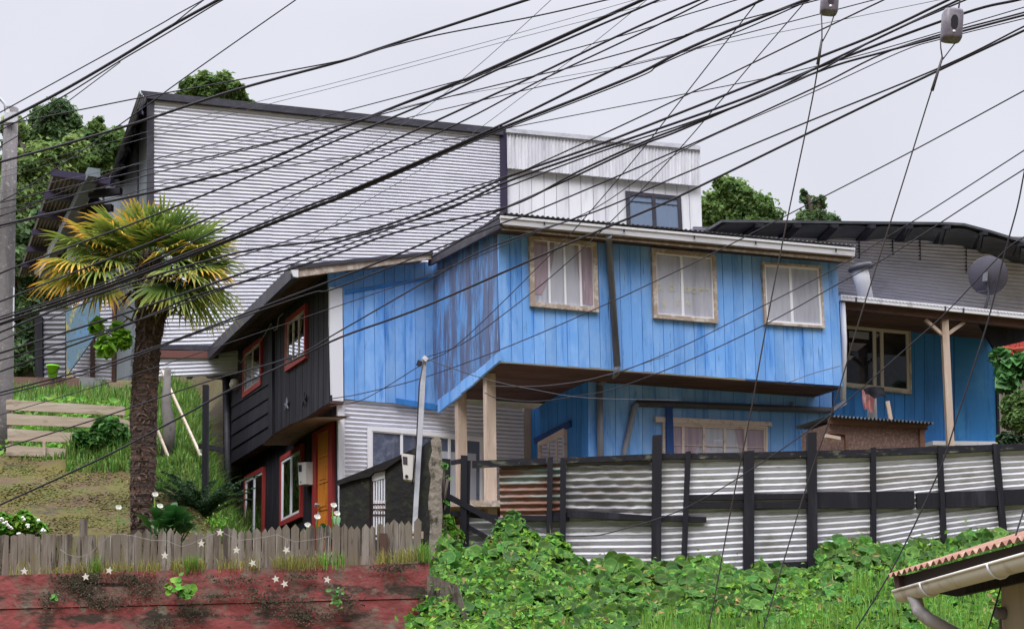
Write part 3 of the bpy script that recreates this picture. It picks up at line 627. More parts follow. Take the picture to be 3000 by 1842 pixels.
m = MB(); a = PR.off(.0).w(2476, 1178); m.bar(a, PR.off(.0).w(2440, 1200), .07, .07); m.build('pipe_elbow', GREYPIPE, porch)
# dark gable end at the far right
m = MB(); m.prism(quad(PR.off(-.4), [(2870, 948), (3060, 965), (3060, 985), (2912, 1020)]), 0, .05); m.build('gable_board', BLACKW, porch, PR.off(-.4).M)
# chimney
PC = PR.off(-.75)
base, topc = PC.w(2539, 866), PC.w(2523, 790); ax = (topc-base)/np.linalg.norm(topc-base); hh = np.linalg.norm(topc-base)
ch = tag(thing('chimney_pipe', 'pale metal stove pipe with a flared dark cap standing on the porch roof', 'chimney', base), 'pale metal stove pipe with a flared dark cap standing on the porch roof', 'chimney')
MB().lathe(base-[0, 0, .15], [(.135, 0), (.135, hh*.75), (.142, hh*.77), (.15, hh*1.1), (.15, hh+.16)], 20, ax).build('pipe', WHITEP, ch)
MB().lathe(base+ax*(hh-.02), [(.15, 0), (.22, .02), (.235, .06), (.205, .11), (.13, .13), (.12, .09)], 24, ax).build('cap', DARKPIPE, ch)
# satellite dish
dc = PR.off(-.2).w(2890, 809); dish = thing('satellite_dish', 'round grey satellite dish seen from behind beside the far right roof edge', 'satellite dish', PR.off(-.2).w(2886, 905))
axd = np.array([.50, .72, .30]); axd /= np.linalg.norm(axd)
prof = [(0, -.01)]+[(.35*i/8, .10*(i/8)**2) for i in range(1, 9)]
m = MB().lathe(dc, prof+[(.36, .105), (.345, .115)]+[(.34*i/8, .10*(i/8)**2+.012) for i in range(7, -1, -1)], 32, axd); m.build('reflector', mat('grey_dish_paint', (.10, .095, .12), .6, [((.065, .065, .08), 5, I1, .5, .7)]), dish)
m = MB().tube([PR.off(-.2).w(2886, 905), PR.off(-.25).w(2896, 870), dc-axd*.06], .028, 8); m.build('mast', DARKPIPE, dish)
m = MB(); m.bar(dc-axd*.10-[0, 0, .1], dc-axd*.02+[0, 0, .06], .09, .06); m.build('bracket', DARKPIPE, dish)
m = MB(); m.tube([dc-[0, 0, .28], dc+axd*.35-[.3, 0, .33]], .014, 6); m.build('feed_arm', DARKPIPE, dish)
# rabbit hutch of brown board
hp = at(2570, 1318, 22.2); PHU = Plane((hp[0], hp[1]), (1, .30)); P = PHU
hut = thing('board_hutch', 'low brown chipboard hutch with a corrugated lid behind the fence', 'hutch', PHU.w(2565, 1325))
CHIP = mat('brown_chipboard', (.14, .085, .07), .85, [((.24, .16, .13), 22, I1, .48, .62), ((.07, .04, .035), 16, I1, .55, .7)])
m = MB(); qh = quad(P, [(2430, 1240), (2700, 1258), (2704, 1322), (2432, 1322)]); m.prism(qh, 0, .9); m.build('side_panel', CHIP, hut, P.M)
m = MB(); m.prism(quad(P, [(2425, 1226), (2712, 1246), (2712, 1260), (2425, 1242)]), -.06, .0); m.prism(quad(P, [(2690, 1258), (2704, 1260), (2706, 1324), (2692, 1324)]), -.05, .0); m.prism(quad(P, [(2425, 1264), (2480, 1268), (2480, 1274), (2425, 1270)]), -.04, .0); m.prism(quad(P, [(2472, 1268), (2480, 1268), (2482, 1318), (2474, 1318)]), -.045, .0); m.build('frame', mat('brown_timber', (.15, .08, .055), .8, [((.08, .04, .03), 6, H1, .5, .7)]), hut, P.M)
m = MB(); m.bar(P.W(*[P.l(2398, 1282)[0], -.2, P.l(2398, 1282)[1]]), P.W(P.l(2450, 1287)[0], -.1, P.l(2450, 1287)[1]), .05, .05); m.build('latch_bar', TIMBER, hut)
a, b = P.l(2422, 1224), P.l(2718, 1245); m = MB(); m.grid(lambda u, v: (a[0]*(1-u)+b[0]*u, -.18+1.2*v, a[1]*(1-u)+b[1]*u+.022*math.cos(u*27*6.283)+.02*v), 216, 1); m.build('lid', TRAY, hut, P.M)
# vent pipe with hung clothes
vb = at(2556, 1230, 22.7); vt = at(2556, 1150, 22.7)
vp = thing('vent_pipe', 'short white vent pipe sticking up behind the hutch under hung clothes', 'pipe', vb)
MB().lathe(vb, [(.075, -.1), (.075, .36), (.085, .37), (.085, .42)], 14).build('pipe', WHITEP, vp)
MB().bar(at(2600, 1175, 22.9), at(2610, 1232, 22.9), .06, .04).build('stake', TIMBER, vp)
def drape(TL, TR, BR, BL, Y, name, mt, label, folds, amp, sc_, seed):
    m = MB(); r_ = random.Random(seed); ph = r_.uniform(0, 6)
    def fn(side):
        def f(u, v):
            x = (TL[0]*(1-u)+TR[0]*u)*(1-v)+(BL[0]*(1-u)+BR[0]*u)*v; y = (TL[1]*(1-u)+TR[1]*u)*(1-v)+(BL[1]*(1-u)+BR[1]*u)*v
            y += sc_*v*math.sin(u*9+ph)-5*(1-v)*math.sin(u*3.14); x += 1.5*math.sin(v*5+ph)
            d = amp*math.sin(u*folds*6.28+ph+v)*(.3+.7*v)-.10*math.sin(u*3.14)
            return tuple(at(x, y, Y+d+side))
        return f
    m.grid(fn(0), 22, 10); m.grid(fn(.02), 22, 10); return tag(m.build(name, mt), label, 'cloth')
drape((2523, 1142), (2566, 1150), (2560, 1208), (2532, 1196), 22.5, 'pink_cloth', mat('faded_pink_cloth', (.40, .16, .15), .95, [((.52, .30, .27), 6, I1, .5, .7)]), 'faded pink cloth hanging on the white vent pipe by the porch window', 2.2, .03, 4, 3)
drape((2531, 1138), (2592, 1136), (2594, 1166), (2534, 1158), 22.38, 'black_cloth', mat('black_cloth', (.016, .016, .022), .95), 'black cloth draped like a hat over the pink cloth', 1.6, .04, 5, 5)

# ================================================================== FAR LEFT: PORCH ROOF HOUSE
bgh = thing('tin_roof_porch', 'open timber porch with a dark corrugated roof seen from below at the far left', 'porch', at(200, 1110, 36))
Yn, Yf = 33.0, 41.0
A, B_, C_, D_ = at(157, 496, Yn), at(330, 522, Yn-.4), at(150, 800, Yf), at(53, 808, Yf)
m = MB(); m.grid(lambda u, v: tuple((A*(1-v)+D_*v)*(1-u)+(B_*(1-v)+C_*v)*u+np.array([0, 0, .035*math.cos(u*13*6.283)])), 130, 2); m.f = [f for f in m.f]; m.build('roof', mat('dim_tin_roof', (.20, .185, .20), .6, [((.13, .12, .13), 2, I1, .45, .65)]), bgh)
m = MB(); m.bar(A+[0, 0, -.1], B_+[0, 0, -.1], .18, .16); m.build('front_beam', PURP, bgh)
for i in range(1, 6):
    t = i/6; MB().bar((A*(1-t)+D_*t)+[0, 0, -.14], (B_*(1-t)+C_*t)+[0, 0, -.14], .22, .14).build('purlin', PURP, bgh)
MB().bar(at(276, 505, Yn-.5), at(130, 806, Yf-3), .28, .22).build('fascia_beam', SIDEG, bgh)
for i in range(6):
    t = .15+i*.15; a = at(276, 505, Yn-.5)*(1-t)+at(130, 806, Yf-3)*t; MB().bar(a+[.1, 0, -.12], a+[.9, -.2, -.1], .14, .16).build('rafter', BLACKW, bgh)
MB().bar(at(182, 612, 36.5), at(182, 705, 36.5), .14, .1).build('post', WHITEP, bgh)
MB().bar(at(162, 655, 37), at(116, 742, 40), .22, .12).build('rail', mat('faded_red_rail', (.42, .18, .15), .8), bgh)
MB().bar(at(172, 690, 37), at(108, 800, 40), .14, .1).build('rail', WHITEP, bgh)
m = MB(); k = [at(196, 640, 35.5), at(300, 560, 35.0), at(300, 900, 35.0), at(196, 900, 35.5)]; m.hexa(k, [p+[0, .2, 0] for p in k]); m.build('back_wall', mat('grey_render', (.27, .27, .29), .85, [((.2, .2, .22), 3, I1, .45, .65)]), bgh)
PLB = Plane((at(128, 900, 35.8)[0], 35.8), (1, -.1))
sheet(PLB, [(118, 905), (192, 905), (192, 1106), (122, 1106)], 14, .02, cols=3).build('side_wall', GREYZ, bgh, PLB.M)
m = MB(); m.prism(quad(PLB, [(106, 930), (128, 930), (130, 1108), (108, 1108)]), -.1, .05); m.build('post', BLACKW, bgh, PLB.M)
# striped sheet wall below, mural board, bucket
PSW = Plane((at(270, 1000, 32.4)[0], 32.4), (1, .05))
sw_ = thing('sheet_fence', 'low fence of white corrugated sheet with dark posts left of the palm', 'fence', PSW.w(270, 1112))
sheet(PSW, [(212, 880), (340, 872), (330, 1112), (212, 1106)], 21, .022, cols=3, sharp=.7).build('panel', WHITE_S, sw_, PSW.M)
for px in (273, 336): MB().bar(PSW.off(.06).w(px-2, 1118), PSW.off(.06).w(px, 860), .09, .09).build('post', BROWNS, sw_)
mb = [at(192, 910, 31.9), at(292, 862, 31.6), at(290, 968, 31.6), at(197, 1098, 31.9)]
m = MB(); m.hexa(mb, [p+[0, .06, 0] for p in mb])
tag(m.build('painted_board', mat('washed_out_paint', (.13, .21, .28), .8, [((.12, .25, .45), 1.3, (1, 1, 1), .5, .58), ((.42, .38, .10), 1.9, (1, 1, .7), .55, .62), ((.40, .08, .14), 1.6, I1, .64, .7), ((.10, .16, .15), 14, (1, 1, 1), .55, .62)], rpi=.0)), 'slanting board washed with blue and yellow paint beside the white sheet fence', 'board')
bk = thing('lime_bucket', 'lime green plastic bucket on the low wall at the far left', 'bucket', at(154, 1106, 31.2))
LIME = mat('lime_plastic', (.33, .92, .04), .35)
c = np.array(bk.location); MB().lathe(c, [(.09, 0), (.13, .24), (.145, .24), (.145, .27), (.125, .27), (.085, .02)], 18).build('body', LIME, bk)
MB().tube([c+[-.135, 0, .22], c+[-.1, -.1, .10], c+[0, -.13, .05], c+[.1, -.1, .10], c+[.135, 0, .22]], .008, 6).build('handle', BLACKW, bk)
lw = [at(30, 1103, 31.4), at(240, 1108, 31.4), at(240, 1135, 31.4), at(30, 1135, 31.4)]
tag(MB().hexa(lw, [p+[0, .5, 0] for p in lw]).build('low_wall', mat('brown_low_wall', (.18, .11, .09), .9, [((.08, .06, .05), 5, I1, .5, .7)])), 'low brown retaining wall under the lime bucket', 'wall')
bl = [at(232, 1102, 31.0), at(300, 1108, 31.0), at(300, 1150, 31.0), at(232, 1150, 31.0)]
tag(MB().hexa(bl, [p+[0, .5, 0] for p in bl]).build('concrete_block', mat('grey_concrete', (.22, .22, .23), .9, [((.12, .13, .10), 4, I1, .5, .7)])), 'grey concrete block under the white sheet fence', 'block')

# ================================================================== TERRAIN (one ground sheet)
def pl(x, xs, ys): return np.interp(x, xs, ys)
def smooth(t): t = np.clip(t, 0, 1); return t*t*(3-2*t)
def terrain(x, y):
    x = np.asarray(x, float); y = np.asarray(y, float)
    left = pl(y, [-50, 15.02, 15.12, 17, 20, 22.5, 25, 28, 31, 36, 45, 52, 70, 130, 400], [-1.6, -1.6, 1.10, 1.75, 3.05, 3.85, 4.75, 5.6, 6.2, 6.3, 7.0, 9, 16, 30, 38])
    mid = pl(y, [-50, 15.02, 15.12, 17, 20, 24, 30, 33, 36, 45, 70, 130, 400], [-1.6, -1.6, 1.0, 1.5, 1.8, 2.1, 2.7, 4.5, 7, 11, 22, 34, 40])
    right = pl(y, [-50, 11.2, 12.6, 13.2, 16.6, 18, 22, 26, 31, 36, 45, 70, 130, 400], [-1.6, -1.6, -.1, .30, 1.15, 1.75, 2.45, 2.8, 4.5, 7, 11, 20, 30, 36])
    s = x/np.maximum(y, 1)
    wl = smooth((-.185-s)/.045)                     # left of the black house
    wr = smooth((x+.95)/.25)                        # right of the red wall's end
    wr = np.where(y > 18, smooth((s+.03)/.03), wr)
    z = mid*(1-wl)+left*wl; z = z*(1-wr)+right*wr
    z = z+.05*np.sin(x*2.3+y*1.7)*np.sin(y*2.9-x)*smooth((y-13)/4)+.03*np.sin(x*6.1)*np.sin(y*5.3)*smooth((y-13)/4)
    return z
gx = np.concatenate([np.linspace(-400, -16, 30), np.arange(-15.5, 15, .16), np.linspace(16, 400, 30)])
gy = np.concatenate([np.linspace(-400, 8, 14), np.arange(10, 15, .2), [15.02, 15.12], np.arange(15.3, 36, .16), np.linspace(37, 140, 40), np.linspace(150, 1500, 20)])
X, Y = np.meshgrid(gx, gy); Z = terrain(X, Y)
nx, ny = len(gx), len(gy); idx = np.arange(nx*ny).reshape(ny, nx)
F = np.stack([idx[:-1, :-1], idx[:-1, 1:], idx[1:, 1:], idx[1:, :-1]], -1).reshape(-1, 4)
SOIL = mat('mossy_soil', (.092, .060, .034), .95, [((.105, .088, .022), 1.1, I1, .40, .60), ((.060, .085, .018), 2.2, I1, .50, .66), ((.045, .032, .026), 2.2, (1, 1, 2), .54, .68), ((.14, .10, .04), 9, I1, .57, .70), ((.050, .075, .016), 5, I1, .56, .70)], bump=(14, I1, 1.0))
struct(np_mesh('ground', np.stack([X, Y, Z], -1).reshape(-1, 3), F, SOIL, smooth=True))

# ================================================================== RED RETAINING WALL
wl0 = at(0, 1684, 14.9); PRW2 = Plane((wl0[0], 14.9), (1, .012))
REDW = mat('peeling_red_wall', (.32, .082, .078), .85, [((.23, .058, .056), 1.2, I1, .42, .64), ((.38, .115, .11), 5, (.5, 1, 1), .54, .7), ((.20, .125, .10), 2.2, (1, 1, 1.3), .47, .62), ((.065, .048, .038), 2.4, (.55, 1, 1.6), .51, .61), ((.22, .20, .15), 7, (.7, 1, 1), .54, .66), ((.045, .034, .028), 22, (.7, 1, 1.2), .60, .70), ((.03, .025, .02), 1.7, (.22, 1, 5), .60, .68)], bump=(11, (.7, 1, 1), 1.2))
redw = thing('red_retaining_wall', 'mossy red-painted board-marked retaining wall under the picket fence', 'wall', at(600, 1900, 14.9))
m = MB(); tl, tr = PRW2.l(-700, 1704), PRW2.l(1256, 1648)
# horizontal courses with slightly uneven faces
NB = 8; zb = -1.7
for i in range(NB):
    f = lambda t, s_: (tl[0]*(1-t)+tr[0]*t, (tl[1]*(1-t)+tr[1]*t)*(1-s_)+zb*s_)
    u0, u1 = 0, 1
    d = jit(.014); m.prism([f(u0, i/NB), f(u1, i/NB), f(u1, (i+1)/NB-.0028), f(u0, (i+1)/NB-.0028)], d, .16)
m.build('wall', REDW, redw, PRW2.M)
m = MB(); m.prism([(tl[0]-.05, tl[1]-.02), (tr[0]-.02, tr[1]-.02), (tr[0]-.02, zb), (tl[0]-.05, zb)], .03, .2); m.build('core', mat('dark_wall_joint', (.05, .035, .03), .95), redw, PRW2.M)
m = MB()
q = [at(1250, 1680, 14.85), at(1340, 1712, 14.2), at(1400, 1900, 14.0), at(1256, 1900, 14.85)]
m.hexa(q, [p+[.0, .5, 0] for p in q]); m.build('broken_end', mat('rough_concrete', (.20, .17, .14), .95, [((.07, .06, .05), 4, I1, .45, .62), ((.32, .28, .23), 9, I1, .56, .7)], bump=(9, I1, 1)), redw)

# ================================================================== PICKET FENCE
PICK = mat('grey_picket_wood', (.175, .145, .115), .9, [((.28, .25, .215), 5, V1, .46, .64), ((.075, .062, .052), 13, (1, 1, .07), .50, .64), ((.17, .16, .06), 4, (1, 1, .5), .56, .70), ((.03, .026, .022), 26, (1, 1, .10), .60, .70)], rpi=.4, bump=(24, (1, 1, .06), .5))
PPF = Plane((wl0[0], 15.12), (1, .012))
pick = thing('picket_fence', 'weathered grey wooden picket fence along the top of the red wall', 'fence', PPF.w(600, 1680))
px = -480.0; i = 0; lean_px = []
while px < 1215:
    wd = random.uniform(17, 24); t = px/1215
    top = np.interp(px, [-480, 0, 300, 400, 620, 1000, 1215], [1580, 1568, 1566, 1556, 1548, 1536, 1526])+jit(8)
    bot = np.interp(px, [-480, 0, 500, 1000, 1100, 1215], [1704, 1690, 1676, 1664, 1656, 1640])
    if 485 < px < 500: top -= 4
    if px > 1140: top -= 6
    if 525 < px < 550: top += 28
    ln = jit(2.5)+(6 if 905 < px < 925 else 0)
    tip = 13 if px > 395 else random.choice([0, 2, 4, 8])
    d = PPF
    poly = [(px+ln, top+tip), (px+wd*.5+ln, top), (px+wd+ln, top+tip+jit(2)), (px+wd, bot), (px, bot)]
    if tip < 3: poly = [(px+ln, top+jit(4)), (px+wd+ln, top+jit(4)), (px+wd, bot), (px, bot)]
    m = MB(); m.prism(quad(PPF, poly), -.022+jit(.006), jit(.003)); o = m.build('picket', PICK, pick, PPF.M)
    o['px'] = px; del o['px']
    px += wd+random.choice([1, 1.5, 2, 3, 4]) ; i += 1
for yy in (0.3, .8):
    m = MB(); m.prism(quad(PPF, [(-60, 1573+110*yy+6), (1215, 1530+105*yy), (1215, 1536+105*yy), (-60, 1586+110*yy)]), .006, .05); m.build('rail', PICK, pick, PPF.M)
for px, t_, b_ in ((245, 1520, 1690), (1124, 1562, 1650)):
    m = MB(); m.prism(quad(PPF.off(.05 if px > 1000 else -.06), [(px-10, t_), (px+10, t_), (px+9, b_), (px-9, b_)]), -.03, .02); m.build('post', PICK if px < 500 else BROWNS, pick, PPF.off(.05 if px > 1000 else -.06).M)

# star garland on the pickets
PST = PPF.off(.27)
gar = thing('star_garland', 'string of small cream stars looped along the picket fence', 'garland', PST.w(700, 1600))
STARM = mat('cream_star', (.72, .68, .58), .5); CORD = mat('pale_cord', (.30, .28, .25), .8)
S = [(175, 1100), (612, 1140), (780, 1095), (1175, 988), (1435, 903), (1568, 825), (1685, 950), (1800, 1042), (2040, 950), (1965, 1155), (2028, 1190), (2332, 1160)]
Z2 = lambda x, y: (x/2.431, 1220+y/2.431)
cordp = [(430, 945), (480, 980), (560, 1000), (640, 975), (720, 900), (790, 838), (860, 835), (960, 850), (1080, 880), (1180, 880), (1290, 925), (1360, 905), (1480, 850), (1568, 820), (1640, 850), (1700, 880), (1800, 870), (1900, 855), (1975, 838), (2040, 870), (2100, 890), (2270, 870), (2350, 850)]
MB().tube([PST.w(*Z2(*p)) for p in cordp], .0028, 5).build('cord', CORD, gar)
for x, y in S:
    c = PST.l(*Z2(x, y)); r = .042
    yc = np.interp(x, [p[0] for p in cordp], [p[1] for p in cordp])
    if y-yc > 25 and x > 400: MB().tube([PST.w(*Z2(x+8, yc)), PST.w(*Z2(x, y-12))], .0025, 4).build('thread', CORD, gar)
    m = MB(); ro = jit(.5); m.prism([(c[0]+math.cos(R(90+36*i)+ro)*(r if i % 2 == 0 else r*.42), c[1]+math.sin(R(90+36*i)+ro)*(r if i % 2 == 0 else r*.42)) for i in range(10)][::-1], -.012, 0); m.build('star', STARM, gar, PST.M)

# ================================================================== DARK BLOCK WALL, GATE, PILLAR, METER, SERVICE POLE
bw = at(1000, 1500, 17.2); PBW = Plane((bw[0], bw[1]), (1, -.20))
MOSSY = mat('mossy_black_wall', (.022, .021, .020), .95, [((.04, .045, .025), 5, I1, .48, .66), ((.12, .11, .09), 9, I1, .62, .72), ((.30, .29, .26), 22, I1, .69, .77)], bump=(10, I1, 1.2))
blk = thing('block_wall', 'dark mossy rendered wall with a stepped-up top and a barred opening', 'wall', PBW.w(1100, 1600))
m = MB()
m.prism(quad(PBW, [(994, 1408), (1092, 1368), (1088, 1400), (1086, 1660), (994, 1660)]), 0, .16)
m.prism(quad(PBW, [(1130, 1352), (1228, 1306), (1228, 1660), (1130, 1660)]), 0, .16)
m.prism(quad(PBW, [(1086, 1580), (1130, 1580), (1130, 1660), (1086, 1660)]), 0, .16); m.build('wall', MOSSY, blk, PBW.M)
m = MB(); P = PBW.off(.02)
cp_ = [(988, 1408), (1030, 1392), (1080, 1372), (1124, 1354), (1170, 1335), (1204, 1318), (1206, 1328), (1172, 1346), (1126, 1378), (1096, 1384), (1084, 1396), (1030, 1408), (992, 1422)]
m.prism(quad(P, cp_), -.02, .2); m.build('coping', mat('black_mossy_coping', (.018, .015, .015), .9, [((.25, .24, .22), 12, I1, .66, .74)], bump=(10, I1, 1)), blk, P.M)
gt = MB(); P = PBW.off(-.05)
for i in range(5): gt.prism(quad(P, [(1095+i*7.6, 1392), (1099+i*7.6, 1392), (1098.5+i*7.6, 1580), (1094.5+i*7.6, 1580)]), -.02, .0)
gt.build('gate_bars', WHITEP, blk, P.M)
m = MB(); m.prism(quad(P, [(1088, 1380), (1130, 1380), (1130, 1400), (1093, 1410)]), -.03, .01); m.build('gate_top', WHITEP, blk, P.M)
m = MB(); m.prism(quad(P, [(1085, 1400), (1092, 1400), (1091, 1580), (1084, 1580)]), -.05, .02); m.prism(quad(P, [(1092, 1475), (1130, 1475), (1130, 1479), (1092, 1479)]), -.03, -.02); m.prism(quad(P, [(1092, 1490), (1130, 1490), (1130, 1494), (1092, 1494)]), -.03, -.02); m.prism(quad(P, [(1092, 1506), (1130, 1506), (1130, 1510), (1092, 1510)]), -.03, -.02); m.build('gate_frame', mat('dark_red_iron', (.05, .02, .025), .6), blk, P.M)
# pillar: front face and left face
pl_ = thing('mossy_pillar', 'crumbling concrete gate pillar with dark moss on its left face', 'pillar', at(1255, 1650, 16.2))
fl = [(1262, 1290), (1270, 1279), (1284, 1277), (1292, 1288), (1294, 1340), (1297, 1380), (1292, 1430), (1296, 1500), (1293, 1560), (1297, 1680), (1253, 1680), (1256, 1600), (1260, 1540), (1254, 1470), (1262, 1400), (1255, 1360), (1266, 1320)]
Yp = 16.15
PPL = Plane((0, Yp), (1, 0)); qf = [PPL.l(*p) for p in fl]
m = MB(); nq = len(qf); m.prism(qf, 0, .08)
m.build('front_face', mat('rough_pillar_render', (.25, .215, .175), .95, [((.06, .055, .04), 7, (1, 1, .6), .50, .62), ((.38, .34, .29), 12, I1, .55, .68), ((.10, .10, .05), 3, I1, .58, .7)], bump=(12, I1, 1.4)), pl_, PPL.M)
m = MB(); sidepx = [(1221, 1306), (1243, 1292), (1262, 1286), (1266, 1310), (1258, 1400), (1258, 1680), (1218, 1680), (1224, 1500), (1219, 1400)]
sq = [PPL.l(*p) for p in sidepx]; m.hexa([(p[0], .02+.32*(1-(x-1218)/46.0), p[1]) for p, (x, y) in zip(sq, sidepx)], [(p[0]+.05, .40, p[1]) for p in sq]); m.build('side_face', MOSSY, pl_, PPL.M)
m = MB(); m.bar(at(1208, 1568, 16.3), at(1232, 1566, 16.1), .07, .08); tag(m.build('timber_stub', TIMBER), 'short sawn timber end poking out beside the pillar foot', 'timber')
# service pole and meter
pole_s = thing('service_pole', 'slim galvanised service pole with wire insulators in front of the blue wall', 'pole', at(1208, 1650, 16.35))
MB().bar(at(1210, 1640, 16.35), at(1243, 1052, 16.35), .055, .055).build('shaft', GALV, pole_s)
MB().bar(at(1222, 1062, 16.3), at(1234, 1066, 16.3), .05, .06).build('insulator', BLACKW, pole_s)
MB().bar(at(1240, 1046, 16.3), at(1252, 1056, 16.3), .05, .05).build('insulator', GALV, pole_s)
MB().tube([at(1240, 1060, 16.25), at(1228, 1130, 16.25), at(1220, 1300, 16.25), at(1208, 1420, 16.25)], .008, 6).build('lead_cable', CABLE, pole_s)
def meter(name, P, px, lab, dep):
    t = thing(name, lab, 'meter', P.w(*px[3])); q = quad(P, px); m = MB(); m.hexa([(bil(q, u, v)[0], -dep, bil(q, u, v)[1]) for u, v in ((.06, .03), (.94, .03), (.9, .97), (.12, .97))], [(bil(q, u, v)[0], 0, bil(q, u, v)[1]) for u, v in ((0, 0), (1, 0), (1, 1), (0.04, 1))])
    m.build('box', mat('cream_meter_box', (.60, .57, .52), .5, [((.45, .42, .37), 6, V1, .5, .7)]), t, P.M)
    m = MB(); m.prism(rect(q, .15, .14, .50, .42), -dep-.006, -dep+.01); m.build('display_window', DARKIN, t, P.M)
    m = MB(); c = bil(q, .4, .86); m.lathe((c[0], -dep-.012, c[1]), [(.018, 0), (.018, .015)], 10, (0, 1, 0)); m.build('seal_knob', BLACKW, t, P.M)
    return t
meter('electric_meter', Plane((0, 16.26), (1, -.1)), [(1178, 1328), (1217, 1334), (1216, 1412), (1183, 1408)], 'cream electric meter box strapped to the service pole by the pillar', .10)
meter('electric_meter', PKL.off(.03), [(896, 1354), (923, 1352), (923, 1420), (898, 1424)], 'cream meter box on the black wall left of the orange door', .16)

# ================================================================== BLACK AND WHITE CORRUGATED FENCE
f0 = at(1380, 1400, 16.9); PFN = Plane((f0[0], f0[1]), (1, -.035))
fen = thing('sheet_metal_fence', 'long fence of white corrugated sheets between black timber posts', 'fence', PFN.w(2100, 1660))
def fsheet(px, n, mt, lab=None, amp=.021, dent=.004, y=0.0): return sheet(PFN, px, n, amp, cols=26, dent=dent, y=y, per=8, sharp=.85).build('panel', mt, fen, PFN.M, lab)
fsheet([(1462, 1360), (1655, 1356), (1655, 1514), (1466, 1516)], 8, RUSTC, 'rust stained panel')
fsheet([(1655, 1350), (1912, 1342), (1912, 1512), (1655, 1508)], 8, GREYC, 'dented weathered grey panel', dent=.010)
fsheet([(1362, 1515), (1925, 1505), (1925, 1720), (1362, 1720)], 11, WHITEC, None, y=.03)
fsheet([(1928, 1342), (2190, 1336), (2190, 1700), (1926, 1720)], 20, WHITEC)
fsheet([(2190, 1334), (2374, 1330), (2374, 1690), (2190, 1700)], 20, WHITEC)
fsheet([(2374, 1330), (2556, 1322), (2556, 1664), (2374, 1680)], 20, WHITEC)
fsheet([(2556, 1322), (2750, 1314), (2752, 1620), (2556, 1664)], 20, WHITEC)
fsheet([(2750, 1314), (2912, 1306), (2930, 1590), (2752, 1620)], 19, WHITEC)
fsheet([(2912, 1306), (3090, 1298), (3090, 1570), (2930, 1590)], 16, WHITEC)
fsheet([(3090, 1298), (3480, 1280), (3480, 1530), (3090, 1570)], 15, WHITEC)
PFO = PFN.off(.045)
def fpost(tx, ty, bx, by, wpx, d=.09, y=0.0):
    m = MB(); P = PFO; m.prism(quad(P, [(tx-wpx/2, ty), (tx+wpx/2, ty+jit(2)), (bx+wpx/2+jit(1), by), (bx-wpx/2, by)]), -d-y, 0); m.build('post', BLACKF, fen, P.M)
for a in ((1361, 1336, 1357, 1620, 19, .09), (1374, 1350, 1368, 1600, 11, .05), (1612, 1342, 1608, 1640, 16), (1650, 1344, 1648, 1640, 17), (1924, 1280, 1921, 1690, 27, .13), (2015, 1326, 2002, 1660, 15), (2191, 1326, 2190, 1690, 29, .13), (2374, 1272, 2377, 1700, 26, .13), (2555, 1314, 2556, 1600, 14), (2749, 1309, 2762, 1590, 13), (2912, 1302, 2937, 1570, 17), (3100, 1294, 3104, 1560, 15), (3300, 1286, 3300, 1550, 15), (1308, 1344, 1306, 1640, 25, .05)): fpost(*a)
def frail(p, mt=BLACKF, y0=-.055, y1=0.0):
    m = MB(); m.prism(quad(PFO, p), y0, y1); m.build('rail', mt, fen, PFO.M)
frail([(1322, 1350), (1362, 1343), (1362, 1356), (1322, 1362)])
frail([(1384, 1351), (1600, 1343), (1600, 1362), (1384, 1371)], RAILTOP)
frail([(1660, 1342), (1910, 1331), (1910, 1349), (1660, 1358)], RAILTOP)
frail([(1938, 1330), (2176, 1327), (2176, 1344), (1938, 1347)], RAILTOP); frail([(2206, 1326), (2362, 1322), (2362, 1341), (2206, 1343)], RAILTOP)
frail([(2388, 1322), (2548, 1318), (2548, 1340), (2388, 1342)], RAILTOP); frail([(2563, 1316), (2744, 1309), (2744, 1330), (2563, 1336)], RAILTOP)
frail([(2757, 1308), (2904, 1304), (2904, 1322), (2757, 1330)], RAILTOP); frail([(2922, 1303), (3480, 1280), (3480, 1300), (2922, 1322)], RAILTOP)
frail([(1500, 1510), (1640, 1512), (1640, 1528), (1500, 1524)]); frail([(1662, 1494), (1910, 1511), (1910, 1526), (1662, 1516)]); frail([(1600, 1500), (1668, 1500), (1668, 1528), (1600, 1528)], y0=-.03)
frail([(1938, 1511), (2008, 1513), (2008, 1528), (1938, 1526)]); frail([(2012, 1513), (2068, 1515), (2068, 1530), (2012, 1530)])
frail([(2016, 1450), (2176, 1448), (2176, 1465), (2014, 1467)]); frail([(2206, 1448), (2362, 1446), (2362, 1462), (2206, 1464)])
frail([(2012, 1475), (2176, 1474), (2176, 1488), (2010, 1490)]); frail([(2206, 1473), (2362, 1470), (2362, 1489), (2206, 1490)])
frail([(2390, 1442), (2549, 1441), (2549, 1490), (2390, 1490)]); frail([(2563, 1441), (2675, 1440), (2676, 1490), (2563, 1490)]); frail([(2682, 1446), (2752, 1443), (2756, 1488), (2684, 1490)]); frail([(2766, 1442), (2918, 1437), (2924, 1482), (2768, 1488)]); frail([(2935, 1436), (3480, 1412), (3480, 1458), (2940, 1480)])
frail([(1296, 1437), (1480, 1533), (1474, 1550), (1296, 1456)], y0=-.10, y1=-.06); frail([(1368, 1534), (1480, 1596), (1474, 1608), (1366, 1548)], y0=-.05)
frail([(2206, 1652), (2362, 1644), (2362, 1660), (2206, 1668)])
frail([(1322, 1498), (1460, 1508), (1460, 1522), (1322, 1512)], y0=-.04)

